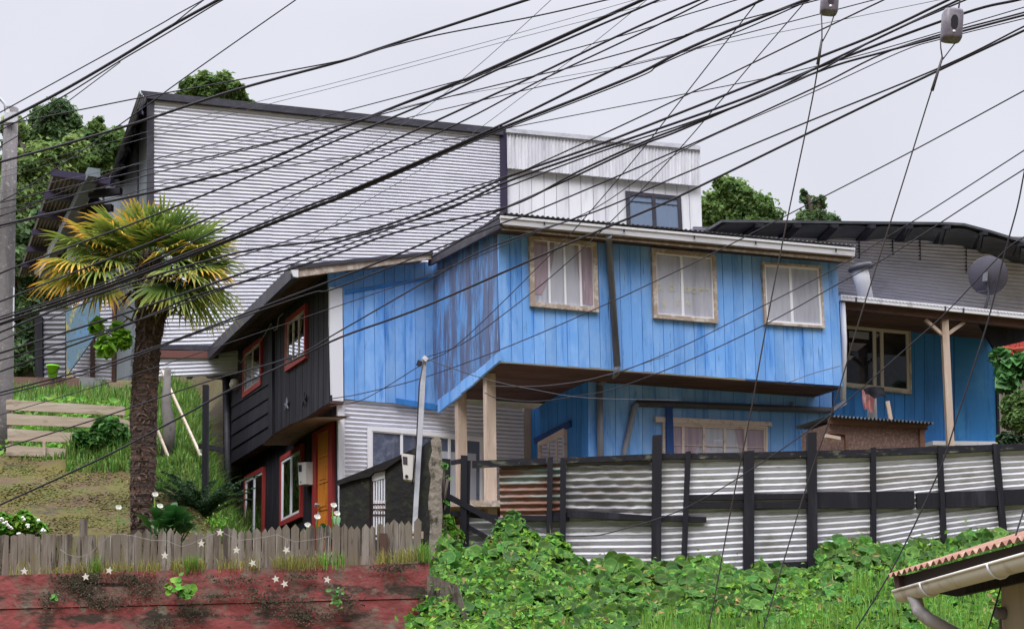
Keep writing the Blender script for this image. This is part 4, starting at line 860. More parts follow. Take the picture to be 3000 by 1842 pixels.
# ================================================================== LOWER RIGHT SHED ROOF
EV = 9.0
shed = thing('beige_shed', 'beige plastered shed with a rusty corrugated roof edge in the bottom right corner', 'shed', at(2990, 1900, EV))
PSH = Plane((at(2640, 1720, 8.2)[0], 8.2), (.10, -1))
RUSTR = mat('rusty_roof_sheet', (.26, .13, .09), .8, [((.38, .27, .19), 8, I1, .5, .65), ((.22, .10, .07), 6, I1, .55, .7)])
a, b = PSH.w(2632, 1686), PSH.w(3120, 1552); nn = np.array([PSH.n[0], PSH.n[1], 0])
m = MB(); m.grid(lambda u, v: tuple(a*(1-u)+b*u+nn*(-.06+2.4*v)+np.array([0, 0, .012*math.cos(u*24*6.283)+.75*v])), 220, 1); m.build('roof_sheet', RUSTR, shed)
m = MB(); m.prism(quad(PSH, [(2636, 1688), (3120, 1558), (3120, 1640), (2644, 1722)]), 0, .03); m.build('fascia_board', mat('dark_fascia', (.045, .035, .032), .85, [((.09, .07, .06), 5, H1, .5, .7)]), shed, PSH.M)
m = MB(); m.prism(quad(PSH, [(2632, 1686), (2646, 1684), (2652, 1736), (2640, 1740)]), -.03, .03); m.build('board_end', BROWNS, shed, PSH.M)
g0, g1 = PSH.off(.05).w(2642, 1733), PSH.off(.05).w(3120, 1600)
m = MB(); ct = np.array([0, 0, 1.0])
m.grid(lambda u, v: tuple(g0*(1-u)+g1*u-nn*.045*math.cos(math.pi*v)*1.0+np.array([0, 0, -.055*math.sin(math.pi*v)])), 30, 10); m.grid(lambda u, v: tuple(g0*(1-u)+g1*u-nn*.052*math.cos(math.pi*v)+np.array([0, 0, .003-.062*math.sin(math.pi*v)])), 30, 10)
m.tube([g0-nn*.052+[0, 0, .003], g1-nn*.052+[0, 0, .003]], .009, 8); gg = m.build('gutter', mat('cream_gutter', (.66, .62, .54), .45, [((.45, .40, .33), 4, I1, .52, .7)]), shed)
m = MB()
for u in (.22, .66): 
    c = g0*(1-u)+g1*u; m = MB(); m.tube([c-nn*.060*math.cos(math.pi*v)+[0, 0, .006-.070*math.sin(math.pi*v)] for v in np.linspace(0, 1, 9)], .007, 6); m.build('gutter_strap', WHITEP, gg)
pd = [PSH.off(.05).w(2672, 1738), PSH.off(.05).w(2684, 1760), PSH.off(.05).w(2692, 1788), PSH.off(.02).w(2720, 1812), PSH.off(-.1).w(2780, 1845), PSH.off(-.2).w(2860, 1890)]
MB().tube(pd, .036, 12).build('down_pipe', mat('grey_white_pipe', (.42, .40, .39), .5, [((.28, .26, .25), 8, I1, .5, .7)]), shed)
m = MB(); m.prism(quad(PSH.off(-.18), [(2644, 1722), (3120, 1640), (3120, 1676), (2800, 1746)]), 0, .03); m.build('soffit_board', BLACKW, shed, PSH.off(-.18).M)
PSW2 = PSH.off(-.38)
boards(PSW2, [(2944, 1672), (3140, 1640), (3140, 2300), (2944, 2300)], .14, gap=.002).build('wall', mat('beige_siding', (.52, .46, .38), .75, [((.40, .34, .27), 4, V1, .5, .7)]), shed, PSW2.M)
m = MB(); a, b = PSW2.w(2944, 1672), PSW2.w(2944, 2300); poly3(m, [a, b, b+nn*2.2, a+nn*2.2], .03, tuple(PSH.d)); m.build('side_wall', mat('beige_side', (.40, .35, .29), .8), shed)
tp = PSW2.off(.05).w(2929, 1795); m = MB().lathe(tp, [(.028, -.03), (.034, -.02), (.034, .02), (.02, .03)], 16, tuple(-nn)); m.build('outdoor_tap', GREYPIPE, shed)
MB().tube([tp, tp-[0, 0, .12], tp+[.01, 0, -.4]], .008, 6).build('tap_pipe', GREYPIPE, shed)

# ================================================================== LEFT PLANK FENCE, POSTS, STAKES
PLK = mat('pale_plank', (.42, .34, .26), .85, [((.50, .44, .36), 5, H1, .48, .66), ((.22, .18, .13), 9, (.2, 1, 1), .56, .7)], bump=(20, (.08, 1, 1), .4))
pf = at(30, 1300, 20.4); PPK = Plane((pf[0], pf[1]), (1, .05))
pk = thing('plank_fence', 'low fence of four pale horizontal planks on the grassy slope', 'fence', PPK.w(180, 1350))
for q_ in ([(20, 1171), (366, 1192), (366, 1217), (20, 1201)], [(22, 1212), (380, 1231), (380, 1256), (22, 1244)], [(24, 1256), (368, 1278), (368, 1300), (24, 1292)], [(20, 1304), (356, 1324), (356, 1346), (20, 1334)]):
    m = MB(); m.prism(quad(PPK, q_), -.035, 0); m.build('plank', PLK, pk, PPK.M)
for px, t_, b_ in ((133, 1294, 1365), (199, 1308, 1362), (30, 1168, 1380), (356, 1188, 1370)):
    m = MB(); m.prism(quad(PPK, [(px-4, t_), (px+4, t_), (px+4, b_), (px-4, b_)]), .001 if px in (30, 356) else -.075, .06 if px in (30, 356) else -.036); m.build('post', PLK, pk, PPK.M)
m = MB(); m.bar(at(601, 1600, 19.0), at(603, 1128, 19.0), .075, .075); tag(m.build('black_post', BLACKW), 'thin black post standing left of the black house corner', 'post')
tag(MB().bar(at(588, 1335, 20.0), at(474, 1085, 22.5), .032, .032).build('leaning_stake', PLK), 'long pale stake leaning beside the palm trunk', 'stake')
tag(MB().bar(at(498, 1350, 20.2), at(462, 1260, 20.6), .03, .03).build('leaning_stake', PLK), 'short pale stake leaning low behind the palm trunk', 'stake')
tag(MB().bar(at(588, 1307, 20.0), at(648, 1316, 21), .07, .07).build('timber_rail', BLACKW), 'dark timber rail between black post and house corner', 'rail')
tag(MB().tube([at(488, 1345, 20.6), at(497, 1250, 20.6), at(486, 1180, 20.8), at(492, 1080, 21)], [.1, .09, .07, .05], 8).build('dead_tree_stem', mat('grey_dead_bark', (.12, .11, .10), .9, [((.06, .055, .05), 8, I1, .5, .7)])), 'grey dead tree stem behind the palm trunk', 'tree stem')
MOSP = mat('concrete_pole', (.19, .175, .175), .9, [((.12, .11, .11), 4, V1, .45, .65), ((.36, .34, .33), 16, I1, .56, .7)], bump=(20, I1, .4))
YP = 21.0
up = thing('utility_pole', 'rough grey concrete utility pole at the left edge of the street view', 'pole', at(8, 1380, YP))
MB().tube([at(2, 1400, YP), at(6, 1200, YP), at(22, 620, YP), at(34, 318, YP)], [.165, .155, .118, .10], 14).build('shaft', MOSP, up)
MB().bar(at(14, 345, YP-.15), at(52, 345, YP-.15), .05, .16).build('clamp_band', GALV, up)
MB().tube([at(18, 330, YP-.1), at(14, 305, YP-.1), at(0, 290, YP-.1), at(-30, 270, YP-.2)], .022, 8).build('lamp_arm', GALV, up)
MB().bar(at(22, 320, YP-.14), at(24, 362, YP-.14), .05, .05).build('insulator', WHITEP, up)
MB().bar(at(39, 842, YP-.02), at(37, 970, YP-.02), .03, .03).build('conduit', WHITEP, up)

# ================================================================== PLANT HELPERS
def unit(a): return a/np.maximum(np.linalg.norm(a, axis=-1, keepdims=True), 1e-9)
def frames(nrm):
    n = unit(nrm); r = unit(rng.normal(size=n.shape)); a = unit(r-n*np.sum(r*n, 1, keepdims=True)); return n, a, np.cross(n, a)
def round_leaves(P, nrm, size, k=9, cup=.25):
    n, a, b = frames(nrm); m = len(P); s = np.asarray(size).reshape(-1, 1)
    rings = [P-n*s*cup]
    for i in range(k):
        th = 2*math.pi*i/k; rr = s*(1+.10*rng.normal(size=(m, 1))*.6)
        rings.append(P+(a*math.cos(th)+b*math.sin(th))*rr+n*s*.10*rng.normal(size=(m, 1)))
    V = np.stack(rings, 1).reshape(-1, 3); base = np.arange(m)[:, None]*(k+1)
    F = np.concatenate([np.stack([base[:, 0], base[:, 0]+1+i, base[:, 0]+1+(i+1) % k], 1) for i in range(k)])
    return V, F
def oval_leaves(P, nrm, size, asp=.5, fold=.18):
    n, a, b = frames(nrm); s = np.asarray(size).reshape(-1, 1)
    V = np.stack([P-a*s, P+b*s*asp+n*s*fold, P+a*s-n*s*.25, P-b*s*asp+n*s*fold], 1).reshape(-1, 3)
    k = np.arange(len(P))*4; F = np.concatenate([np.stack([k, k+1, k+2], 1), np.stack([k, k+2, k+3], 1)]); return V, F
def blades(P, h, w, lean=.35):
    m = len(P); h = np.asarray(h).reshape(-1, 1); th = rng.uniform(0, 6.283, (m, 1)); d = np.concatenate([np.cos(th), np.sin(th), 0*th], 1)
    sd = np.concatenate([-np.sin(th), np.cos(th), 0*th], 1); up = np.array([[0, 0, 1.0]]); ln = np.abs(rng.normal(0, lean, (m, 1)))
    mid = P+up*h*.6+d*h*ln*.35; tip = P+up*h*(1-.25*ln)+d*h*ln
    V = np.stack([P-sd*w/2, P+sd*w/2, mid-sd*w*.4, mid+sd*w*.4, tip], 1).reshape(-1, 3); k = np.arange(m)*5
    F = np.concatenate([np.stack([k, k+1, k+3], 1), np.stack([k, k+3, k+2], 1), np.stack([k+2, k+3, k+4], 1)]); return V, F
def join(parts):
    Vs, Fs, o = [], [], 0
    for V, F in parts: Vs.append(V); Fs.append(F+o); o += len(V)
    return np.concatenate(Vs), np.concatenate(Fs)
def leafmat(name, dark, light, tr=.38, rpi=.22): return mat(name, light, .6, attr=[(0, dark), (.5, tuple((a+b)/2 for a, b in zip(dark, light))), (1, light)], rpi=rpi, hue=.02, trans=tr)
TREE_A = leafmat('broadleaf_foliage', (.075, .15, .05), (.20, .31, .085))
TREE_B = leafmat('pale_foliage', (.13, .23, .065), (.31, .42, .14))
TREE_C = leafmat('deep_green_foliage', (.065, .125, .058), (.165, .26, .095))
def tree(name, label, Y, clusters, base, mt, n=5000, leaf=.2, group=None, cat='tree', asp=.6, depth=.8):
    t = thing(name, label, cat, at(base[0], base[1], Y), group)
    sc = Y/FOC; Ps, Ns, Ts = [], [], []; tot = sum(c[2]**1.6 for c in clusters)
    m = MB(); b = at(base[0], base[1], Y); mid = at(np.mean([c[0] for c in clusters]), np.mean([c[1] for c in clusters]), Y)
    m.tube([b, b*.6+mid*.4, mid], [.012*Y/2.5, .009*Y/2.5, .004*Y/2.5], 8)
    for cx_, cy_, r in clusters:
        c = at(cx_, cy_, Y+random.uniform(-1, 1)*r*sc*depth*.6); R_ = r*sc
        m.tube([b*.45+mid*.55, mid*.4+c*.6+[0, 0, -.1*R_], c], [.007*Y/2.5, .004*Y/2.5, .0015*Y/2.5], 6)
        k = int(n*r**1.6/tot); nsub = max(6, int(16*(r/30.0)**.6)+4)
        sub = unit(rng.normal(size=(nsub, 3)))*rng.uniform(.35, .85, (nsub, 1)); tv = rng.uniform(0, 1, nsub)
        j = rng.integers(0, nsub, k); d = unit(rng.normal(size=(k, 3))); rad = rng.uniform(.5, 1.0, (k, 1))**.6*np.where(rng.random((k, 1)) < .2, rng.uniform(.4, .75, (k, 1)), .34)
        p = sub[j]+d*rad; p[:, 1] *= depth
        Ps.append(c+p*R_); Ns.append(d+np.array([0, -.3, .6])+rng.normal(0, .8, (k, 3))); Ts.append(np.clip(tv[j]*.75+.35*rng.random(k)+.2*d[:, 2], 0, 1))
    m.build('trunk', BARK, t)
    P, Nn, T = np.concatenate(Ps), np.concatenate(Ns), np.concatenate(Ts)
    V, F = oval_leaves(P, Nn, leaf*rng.uniform(.6, 1.3, len(P)), asp)
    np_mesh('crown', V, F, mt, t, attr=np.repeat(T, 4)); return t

# trees on the hill
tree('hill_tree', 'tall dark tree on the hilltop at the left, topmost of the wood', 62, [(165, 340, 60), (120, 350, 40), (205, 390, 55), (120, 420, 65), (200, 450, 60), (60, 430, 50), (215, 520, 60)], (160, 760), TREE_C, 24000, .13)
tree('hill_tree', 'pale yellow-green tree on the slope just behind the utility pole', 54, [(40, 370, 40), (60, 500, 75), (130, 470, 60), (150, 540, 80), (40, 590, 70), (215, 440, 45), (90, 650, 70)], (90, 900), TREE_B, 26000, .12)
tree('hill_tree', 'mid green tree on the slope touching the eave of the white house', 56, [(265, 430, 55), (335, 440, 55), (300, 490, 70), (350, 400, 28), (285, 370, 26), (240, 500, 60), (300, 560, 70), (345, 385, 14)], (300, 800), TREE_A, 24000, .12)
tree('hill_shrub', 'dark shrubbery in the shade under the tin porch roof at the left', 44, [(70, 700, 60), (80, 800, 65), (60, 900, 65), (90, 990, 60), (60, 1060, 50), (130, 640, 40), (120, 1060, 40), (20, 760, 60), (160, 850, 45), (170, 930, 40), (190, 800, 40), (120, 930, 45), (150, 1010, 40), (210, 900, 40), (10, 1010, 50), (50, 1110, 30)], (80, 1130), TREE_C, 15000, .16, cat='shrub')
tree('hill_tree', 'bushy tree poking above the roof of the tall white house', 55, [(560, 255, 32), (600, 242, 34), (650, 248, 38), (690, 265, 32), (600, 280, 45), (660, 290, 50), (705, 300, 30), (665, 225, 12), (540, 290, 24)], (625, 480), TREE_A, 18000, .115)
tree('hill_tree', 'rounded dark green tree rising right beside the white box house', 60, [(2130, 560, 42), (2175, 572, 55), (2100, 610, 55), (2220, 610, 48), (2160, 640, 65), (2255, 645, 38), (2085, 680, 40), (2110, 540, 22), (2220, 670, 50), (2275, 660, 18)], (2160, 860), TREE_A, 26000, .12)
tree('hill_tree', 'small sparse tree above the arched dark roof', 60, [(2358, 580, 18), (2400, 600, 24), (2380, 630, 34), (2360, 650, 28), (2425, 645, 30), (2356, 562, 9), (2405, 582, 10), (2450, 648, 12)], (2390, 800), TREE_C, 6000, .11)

# ================================================================== GROUND PLANTS
TOPX = [1225, 1250, 1290, 1310, 1340, 1400, 1450, 1480, 1505, 1530, 1560, 1630, 1660, 1720, 1780, 1850, 1900, 1960, 2000, 2080, 2130, 2180, 2220, 2290, 2360, 2385, 2400, 2440, 2480, 2530, 2580, 2640, 2680, 2740, 2790, 2850, 2900, 2940, 3000, 3100]
TOPY = [1730, 1680, 1570, 1540, 1600, 1600, 1575, 1545, 1510, 1540, 1570, 1578, 1605, 1655, 1618, 1630, 1650, 1640, 1630, 1618, 1645, 1668, 1650, 1645, 1660, 1655, 1600, 1555, 1578, 1556, 1592, 1580, 1562, 1577, 1562, 1545, 1535, 1545, 1558, 1550]
n = 10800
LEAFV = mat('veined_round_leaf', (.085, .22, .035), .6, attr=[(0, (.15, .27, .06)), (.22, (.072, .175, .026)), (.75, (.046, .135, .019)), (1, (.10, .21, .034))], rpi=.5, hue=.022, spec=.2, trans=.25)
px = rng.uniform(1200, 3400, n); t = rng.random(n)**.85
top = np.interp(px, TOPX, TOPY)+10; low = 1890
mound = np.sin(px/41.0+3*np.sin(t*9))*np.sin(t*17+px/63.0)
py = top+(low-top)*t
Yd = 16.55-3.0*t+.20*mound+rng.normal(0, .13, n)-.08
keep = ~((t > .6) & (rng.random(n) < np.clip((t-.6)*1.2, 0, .45)*(px > 1650))) & (py > 1400) & ~((px < 1290) & (py > 1700) & (rng.random(n) < .35))
px, py, Yd, t, mound = px[keep], py[keep], Yd[keep], t[keep], mound[keep]
P = np.array([at(a, b, c) for a, b, c in zip(px, py, Yd)])
Nn = np.array([0, -.75, .75])+rng.normal(0, .30, (len(P), 3))
sz = rng.uniform(.048, .108, len(P))*(1-.18*t)*np.where(px > 2250, .8, 1)
pale = rng.random(len(P)) < np.where((px < 1720) | (px > 2300) & (py > 1690), .28, .07)
V1_, F1_ = round_leaves(P[~pale], Nn[~pale], sz[~pale]); 
struct(tag(np_mesh('ground_cover', V1_, F1_, LEAFV, smooth=False, attr=np.tile([0.0]+[1.0]*9, len(V1_)//10)), 'dense round nasturtium leaves covering the bank below the fence', 'ground cover'), 'stuff')
Pp = P[pale]; Pp = np.concatenate([Pp+rng.normal(0, .05, Pp.shape) for _ in range(5)]); V, F = oval_leaves(Pp+np.array([0, -.05, .03]), np.array([0, -.7, .7])+rng.normal(0, .5, Pp.shape), rng.uniform(.022, .045, len(Pp)), .55)
struct(tag(np_mesh('climbing_leaves', V, F, LEAFB), 'small bright pointed leaves growing through the bank of round leaves', 'ground cover'), 'stuff')
m_d = rng.random(len(P)) < .035; Pd = P[m_d]+np.array([0, -.06, .03]); V, F = oval_leaves(Pd, np.array([0, -.8, .6])+rng.normal(0, .5, Pd.shape), rng.uniform(.03, .06, len(Pd)), .5, .3)
struct(tag(np_mesh('withered_leaves', V, F, mat('withered_leaf', (.30, .24, .09), .8, rpi=.5, hue=.03)), 'scattered yellow and brown withered leaves among the round leaves', 'dead leaves'), 'stuff')
ms = rng.choice(len(P), 420, replace=False); Vs_, Fs_ = blades(P[ms]+np.array([0, -.05, -.12]), rng.uniform(.15, .38, 420), .009, .9)
struct(tag(np_mesh('creeper_stems', Vs_, Fs_, mat('pale_stem', (.20, .22, .08), .8, rpi=.4)), 'thin pale stems sticking out between the round leaves', 'stems'), 'stuff')
# grass on the lower bank
def grass_px(regions, h, w, mt, name, label, lean=.35):
    Ps, Hs = [], []
    for x0, x1, y0, y1, Y0, Y1, n in regions:
        ax = rng.uniform(x0, x1, n); v = rng.random(n); cl = np.sin(ax/13.0+v*5)*.5+.5
        ay = y0+(y1-y0)*v; YY = Y0+(Y1-Y0)*v
        Ps.append(np.array([at(a, b, c) for a, b, c in zip(ax, ay, YY)])); Hs.append(rng.uniform(.5, 1.2, n)*(.6+.6*cl))
    P = np.concatenate(Ps); H = np.concatenate(Hs)*h; V, F = blades(P, H, w, lean)
    return struct(tag(np_mesh(name, V, F, mt), label, 'grass'), 'stuff')
grass_px([(1880, 2130, 1810, 1900, 13.4, 12.6, 400), (2330, 2640, 1780, 1900, 13.7, 12.5, 500), (2700, 2900, 1740, 1880, 14.0, 12.6, 450), (1650, 1760, 1860, 1930, 13.2, 12.4, 260), (2130, 2330, 1840, 1930, 13.2, 12.4, 500), (2480, 2600, 1700, 1760, 14.4, 13.9, 160)], .17, .010, GRASSM, 'bank_grass', 'tall bright grass along the foot of the leafy bank')
def on_ground(x, y): return np.stack([x, y, terrain(x, y)], -1)
def grass_xy(boxes, h, w, mt, name, label, lean=.4):
    Ps, Hs = [], []
    for s0, s1, y0, y1, n, hs in boxes:           # s: X/Y slope range
        y = rng.uniform(y0, y1, n); x = y*rng.uniform(s0, s1, n); Ps.append(on_ground(x, y)); Hs.append(rng.uniform(.5, 1.2, n)*hs*(.6+.5*np.sin(x*5+y*3)*np.sin(x*2.3-y*4)))
    V, F = blades(np.concatenate(Ps), np.concatenate(Hs)*h, w, lean); return struct(tag(np_mesh(name, V, F, mt), label, 'grass'), 'stuff')
S_ = lambda p: (p-1500)/4200.0
y_ = rng.uniform(20.6, 25.5, 2600); x_ = y_*rng.uniform(S_(0), S_(400), 2600); P = on_ground(x_, y_)+np.array([0, 0, .08])+rng.normal(0, .06, (2600, 3)); V, F = oval_leaves(P, np.array([0, -.5, .8])+rng.normal(0, .4, P.shape), rng.uniform(.04, .09, 2600), .7)
struct(tag(np_mesh('slope_weeds', V, F, LEAFB), 'leafy green weeds covering the terrace behind the plank fence', 'ground cover'), 'stuff')
grass_xy([(S_(0), S_(420), 21.2, 24.5, 9000, 1.0), (S_(430), S_(720), 20.6, 25.5, 9000, 1.5), (S_(560), S_(730), 23, 31, 7000, 1.7), (S_(445), S_(660), 18.6, 21.5, 4000, .7), (S_(60), S_(420), 20.2, 21.3, 900, .6), (S_(200), S_(400), 19.6, 21, 1800, 1.0), (S_(0), S_(500), 24.5, 30, 6000, 1.0), (S_(440), S_(700), 25, 30, 4000, 1.4)], .32, .022, mat('slope_grass_blade', (.13, .24, .045), .6, rpi=.5, hue=.035, trans=.3), 'slope_grass', 'long green grass on the slope around the plank fence')
nm = 26000; y_ = rng.uniform(15.3, 20.6, nm); x_ = y_*rng.uniform(S_(-40), S_(640), nm); kk = np.sin(x_*3.1+y_*2.3)*np.sin(y_*4.1-x_*1.7)+rng.normal(0, .35, nm) > -.05; x_, y_ = x_[kk], y_[kk]
P = on_ground(x_, y_)+np.array([0, 0, .008]); V, F = oval_leaves(P, np.array([0, -.35, 1])+rng.normal(0, .16, P.shape), rng.uniform(.008, .024, len(P)), .8, .1)
struct(tag(np_mesh('yard_moss', V, F, mat('yard_moss_tuft', (.135, .125, .032), .95, rpi=.3, hue=.03)), 'low yellow-green moss and litter on the bare yard', 'moss'), 'stuff')
# grass at the picket feet
def tuft(regs, name, label, mt, h, w=.007):
    Ps = []
    for a, b, n in regs:
        x = rng.uniform(a, b, n); Ps.append(np.array([at(q, np.interp(q, [0, 500, 1000, 1215], [1690, 1676, 1662, 1640])+rng.uniform(-3, 8), 14.93+rng.uniform(-.03, .12)) for q in x]))
    P = np.concatenate(Ps); V, F = blades(P, rng.uniform(.4, 1.2, len(P))*h, w, .5); return struct(tag(np_mesh(name, V, F, mt), label, 'grass'), 'stuff')
tuft([(160, 470, 500), (500, 600, 300), (640, 760, 150), (800, 960, 450), (1100, 1250, 220), (20, 160, 60)], 'wall_top_grass', 'dry yellow-green grass at the feet of the pickets', GRASSY, .17)
tuft([(265, 290, 90), (540, 580, 110), (940, 1010, 70), (1225, 1260, 90)], 'wall_top_weeds', 'fresh green weeds at the feet of the pickets', GRASSM, .20, .010)
# bank grass among leaves left edge of wall, moss hanging on the wall face
def hang(regs, mt, name, label):
    Ps, Ns = [], []
    for cx_, cy_, rx, ry, n in regs:
        Ps.append(np.array([at(cx_+rng.normal(0, rx*.5), cy_+rng.normal(0, ry*.5), 14.88) for _ in range(int(n*1.6))]))
    P = np.concatenate(Ps); V, F = oval_leaves(P, np.array([0, -1, .5])+rng.normal(0, .4, P.shape), rng.uniform(.006, .016, len(P)), .6)
    return struct(tag(np_mesh(name, V, F, mt), label, 'moss'), 'stuff')
hang([(225, 1715, 60, 30, 340), (300, 1760, 90, 25, 260), (380, 1690, 60, 18, 200), (860, 1770, 70, 40, 240), (560, 1790, 50, 40, 140), (1010, 1760, 50, 30, 150), (150, 1760, 40, 40, 120), (1150, 1665, 70, 14, 200), (230, 1690, 90, 14, 260), (420, 1720, 70, 40, 260), (700, 1700, 90, 14, 150), (760, 1750, 60, 30, 160), (900, 1800, 90, 25, 200), (640, 1745, 60, 8, 120), (470, 1830, 60, 20, 150), (880, 1690, 60, 10, 120)], mat('dry_moss', (.085, .075, .05), .95, rpi=.7, hue=.03), 'wall_moss', 'dry brown moss clinging to the red wall')

def plant(name, label, cat, loc, group=None): return thing(name, label, cat, loc, group)
def clump_round(name, label, pts, Y, n, size, mt=LEAFN, ds=.10, stems=True):
    b = at(pts[0][0], max(p[1] for p in pts)+8, Y); t = plant(name, label, 'plant', b)
    P = np.concatenate([np.array([at(x+rng.normal(0, r*.5), y+rng.normal(0, r*.45), Y-.12+rng.normal(0, ds)) for _ in range(n)]) for x, y, r in pts])
    V, F = round_leaves(P, np.array([0, -.8, .7])+rng.normal(0, .3, P.shape), rng.uniform(.6, 1.2, len(P))*size); np_mesh('leaves', V, F, mt, t)
    if stems:
        m = MB()
        for p in P[::3]: m.tube([b+[0, .02, 0], (b+p)/2+[0, -.02, .03], p], .004, 4)
        m.build('stems', GRASSM, t)
    return t
clump_round('wall_nasturtium', 'small round-leaved plant growing out of a crack in the middle of the red wall', [(520, 1705, 22), (538, 1722, 20), (500, 1722, 18), (550, 1738, 12)], 14.86, 9, .042, LEAFB, .03)
clump_round('wall_nasturtium', 'tiny dark-leaved tuft low on the left part of the red wall', [(160, 1752, 14)], 14.86, 16, .018, LEAFN, .03)
clump_round('wall_nasturtium', 'weed clump hanging at the right part of the red wall near the pillar', [(985, 1730, 20), (990, 1765, 16)], 14.86, 16, .02, LEAFN, .03)
# calla lilies
def strap_leaf(m, b, d, L_, w, droop=.35):
    d = np.array(d, float); d /= np.linalg.norm(d); s = np.cross(d, [0, 0, 1.0]); s /= np.linalg.norm(s)+1e-9
    prof = [(0, .12), (.3, .8), (.55, 1.0), (.8, .6), (1, .0)]
    vs = []
    for t_, w_ in prof:
        c = b+d*L_*t_-np.array([0, 0, droop*L_*t_*t_]); vs += [c-s*w*w_/2+[0, 0, w*.15*w_], c-[0, 0, 0], c+s*w*w_/2+[0, 0, w*.15*w_]]
    fs = []
    for i in range(4):
        a = i*3; fs += [(a, a+1, a+4, a+3), (a+1, a+2, a+5, a+4)]
    m.add(vs, fs, True)
def calla(m1, m2, p, h, ln=.1, sz=.07):
    top = p+[ln, -.04, h]; m1.tube([p, p*.5+top*.5+[ln*.1, 0, .05], top], .008, 6)
    vs = []; n_ = 10
    for j, (r, z) in enumerate(((.008, 0), (.02, .04), (.045, .085), (.07, .10))):
        for i in range(n_):
            th = 2*math.pi*i/n_; ext = 1+.9*max(0, math.cos(th-2.2)) if j == 3 else 1
            ox, oy, oz = math.cos(th)*r*ext, math.sin(th)*r, z*1.5+(.05*ext-.045 if j == 3 else 0); vs.append(top+np.array([ox+.35*oz, oy*.6-oz*.62, oz*.75+oy*.75])*sz/.07)
    m2.add(vs, [(j*n_+i, j*n_+(i+1) % n_, (j+1)*n_+(i+1) % n_, (j+1)*n_+i) for j in range(3) for i in range(n_)], True)
def calla_clump(label, Y, base, leaves, flowers):
    b0 = at(base[0], base[1], Y); t = plant('calla_lily', label, 'plant', b0); m = MB()
    for px_, py_, L_ in leaves:
        tip = at(px_, py_, Y-random.uniform(-.3, .4)); st_ = b0+np.array([jit(.12), jit(.12), 0]); hub = st_*.45+tip*.55+[0, 0, .1]
        m.tube([st_, hub], .008, 5); strap_leaf(m, hub, tip-hub+np.array([jit(.08), -.10, .10]), L_*random.uniform(.7, 1), L_*.34)
    s = MB(); PM = []
    for px_, py_, gy in flowers:
        f = MB(); PM.append(f)
        top = at(px_, py_, Y-.15); p = at(px_+jit(8), gy, Y-.1); calla(s, f, p, top[2]-p[2], top[0]-p[0], .029)
    m.build('leaves', mat('calla_leaf', (.035, .13, .028), .4, rpi=.2, spec=.45, trans=.15), t)
    s.build('stems', GRASSM, t)
    for f in PM: f.build('flower', PETAL, t)
calla_clump('calla lily with broad dark leaves and cream flowers at the palm foot', 16.4, (480, 1620),
  [(449+7*i, 1480+int(55*abs(math.sin(i*2.1)))+2*i, .40) for i in range(18)]+[(440, 1545, .42), (455, 1500, .42), (500, 1470, .45), (530, 1490, .45), (560, 1505, .42), (590, 1515, .45), (560, 1560, .4), (480, 1530, .45), (455, 1560, .4), (520, 1540, .45), (540, 1575, .4), (500, 1590, .4), (470, 1580, .38), (445, 1590, .36), (585, 1550, .38), (505, 1505, .42), (530, 1600, .36)],
  [(345, 1500, 1600), (452, 1462, 1580), (466, 1496, 1590)])
calla_clump('calla lily with white flowers in front of the orange door', 15.9, (965, 1610), [(960, 1560, .25), (985, 1545, .3), (975, 1575, .25), (945, 1580, .22)], [(974, 1494, 1590), (984, 1518, 1590), (926, 1528, 1590), (898, 1552, 1600)])
# fern
fb = at(585, 1545, 18.4); fern = plant('fern', 'dark feathery fern against the black house corner', 'fern', fb)
Ps, Ns = [], []
for i in range(34):
    a = rng.uniform(0, 6.283); L_ = rng.uniform(.45, .95); up_ = rng.uniform(.5, 1.25)
    for j in range(26):
        s_ = (j+1)/26; c = fb+np.array([math.cos(a)*L_*s_*.85, math.sin(a)*L_*s_*.5-.1, up_*s_*(1-.45*s_)+.05]); side = np.array([-math.sin(a), math.cos(a)*.6, 0])
        w_ = .10*(1-s_*.8)
        for sg in (-1, 1):
            for q_ in (.4, .9): Ps.append(c+side*sg*w_*q_); Ns.append([0, -.4, .8])
V, F = oval_leaves(np.array(Ps), np.array(Ns)+rng.normal(0, .25, (len(Ps), 3)), .034, .35); np_mesh('fronds', V, F, FERN, fern)
fb = at(660, 1590, 17.2); f2 = plant('fern', 'small yellow-green fern sprig behind the pickets', 'fern', fb)
P = np.array([at(x, y, 17.2+rng.normal(0, .05)) for x, y in zip(rng.normal(640, 14, 160), rng.normal(1540, 16, 160))]); V, F = oval_leaves(P, rng.normal(0, .4, P.shape)+[0, -.5, .7], .03, .35); np_mesh('fronds', V, F, LEAFB, f2)
# dead brown frond
m = MB()
for i in range(26):
    a = at(455+i*3.2, 1420+i*1.2, 18.8); m.bar(a, a+np.array([.05, jit(.1), -.16-.05*random.random()]), .012, .012)
m.tube([at(450, 1415, 18.8), at(540, 1450, 18.8)], .012, 5); tag(m.build('dead_frond', mat('dead_frond_brown', (.26, .17, .05), .9, rpi=.3)), 'fallen yellow-brown palm frond lying beside the trunk', 'frond')
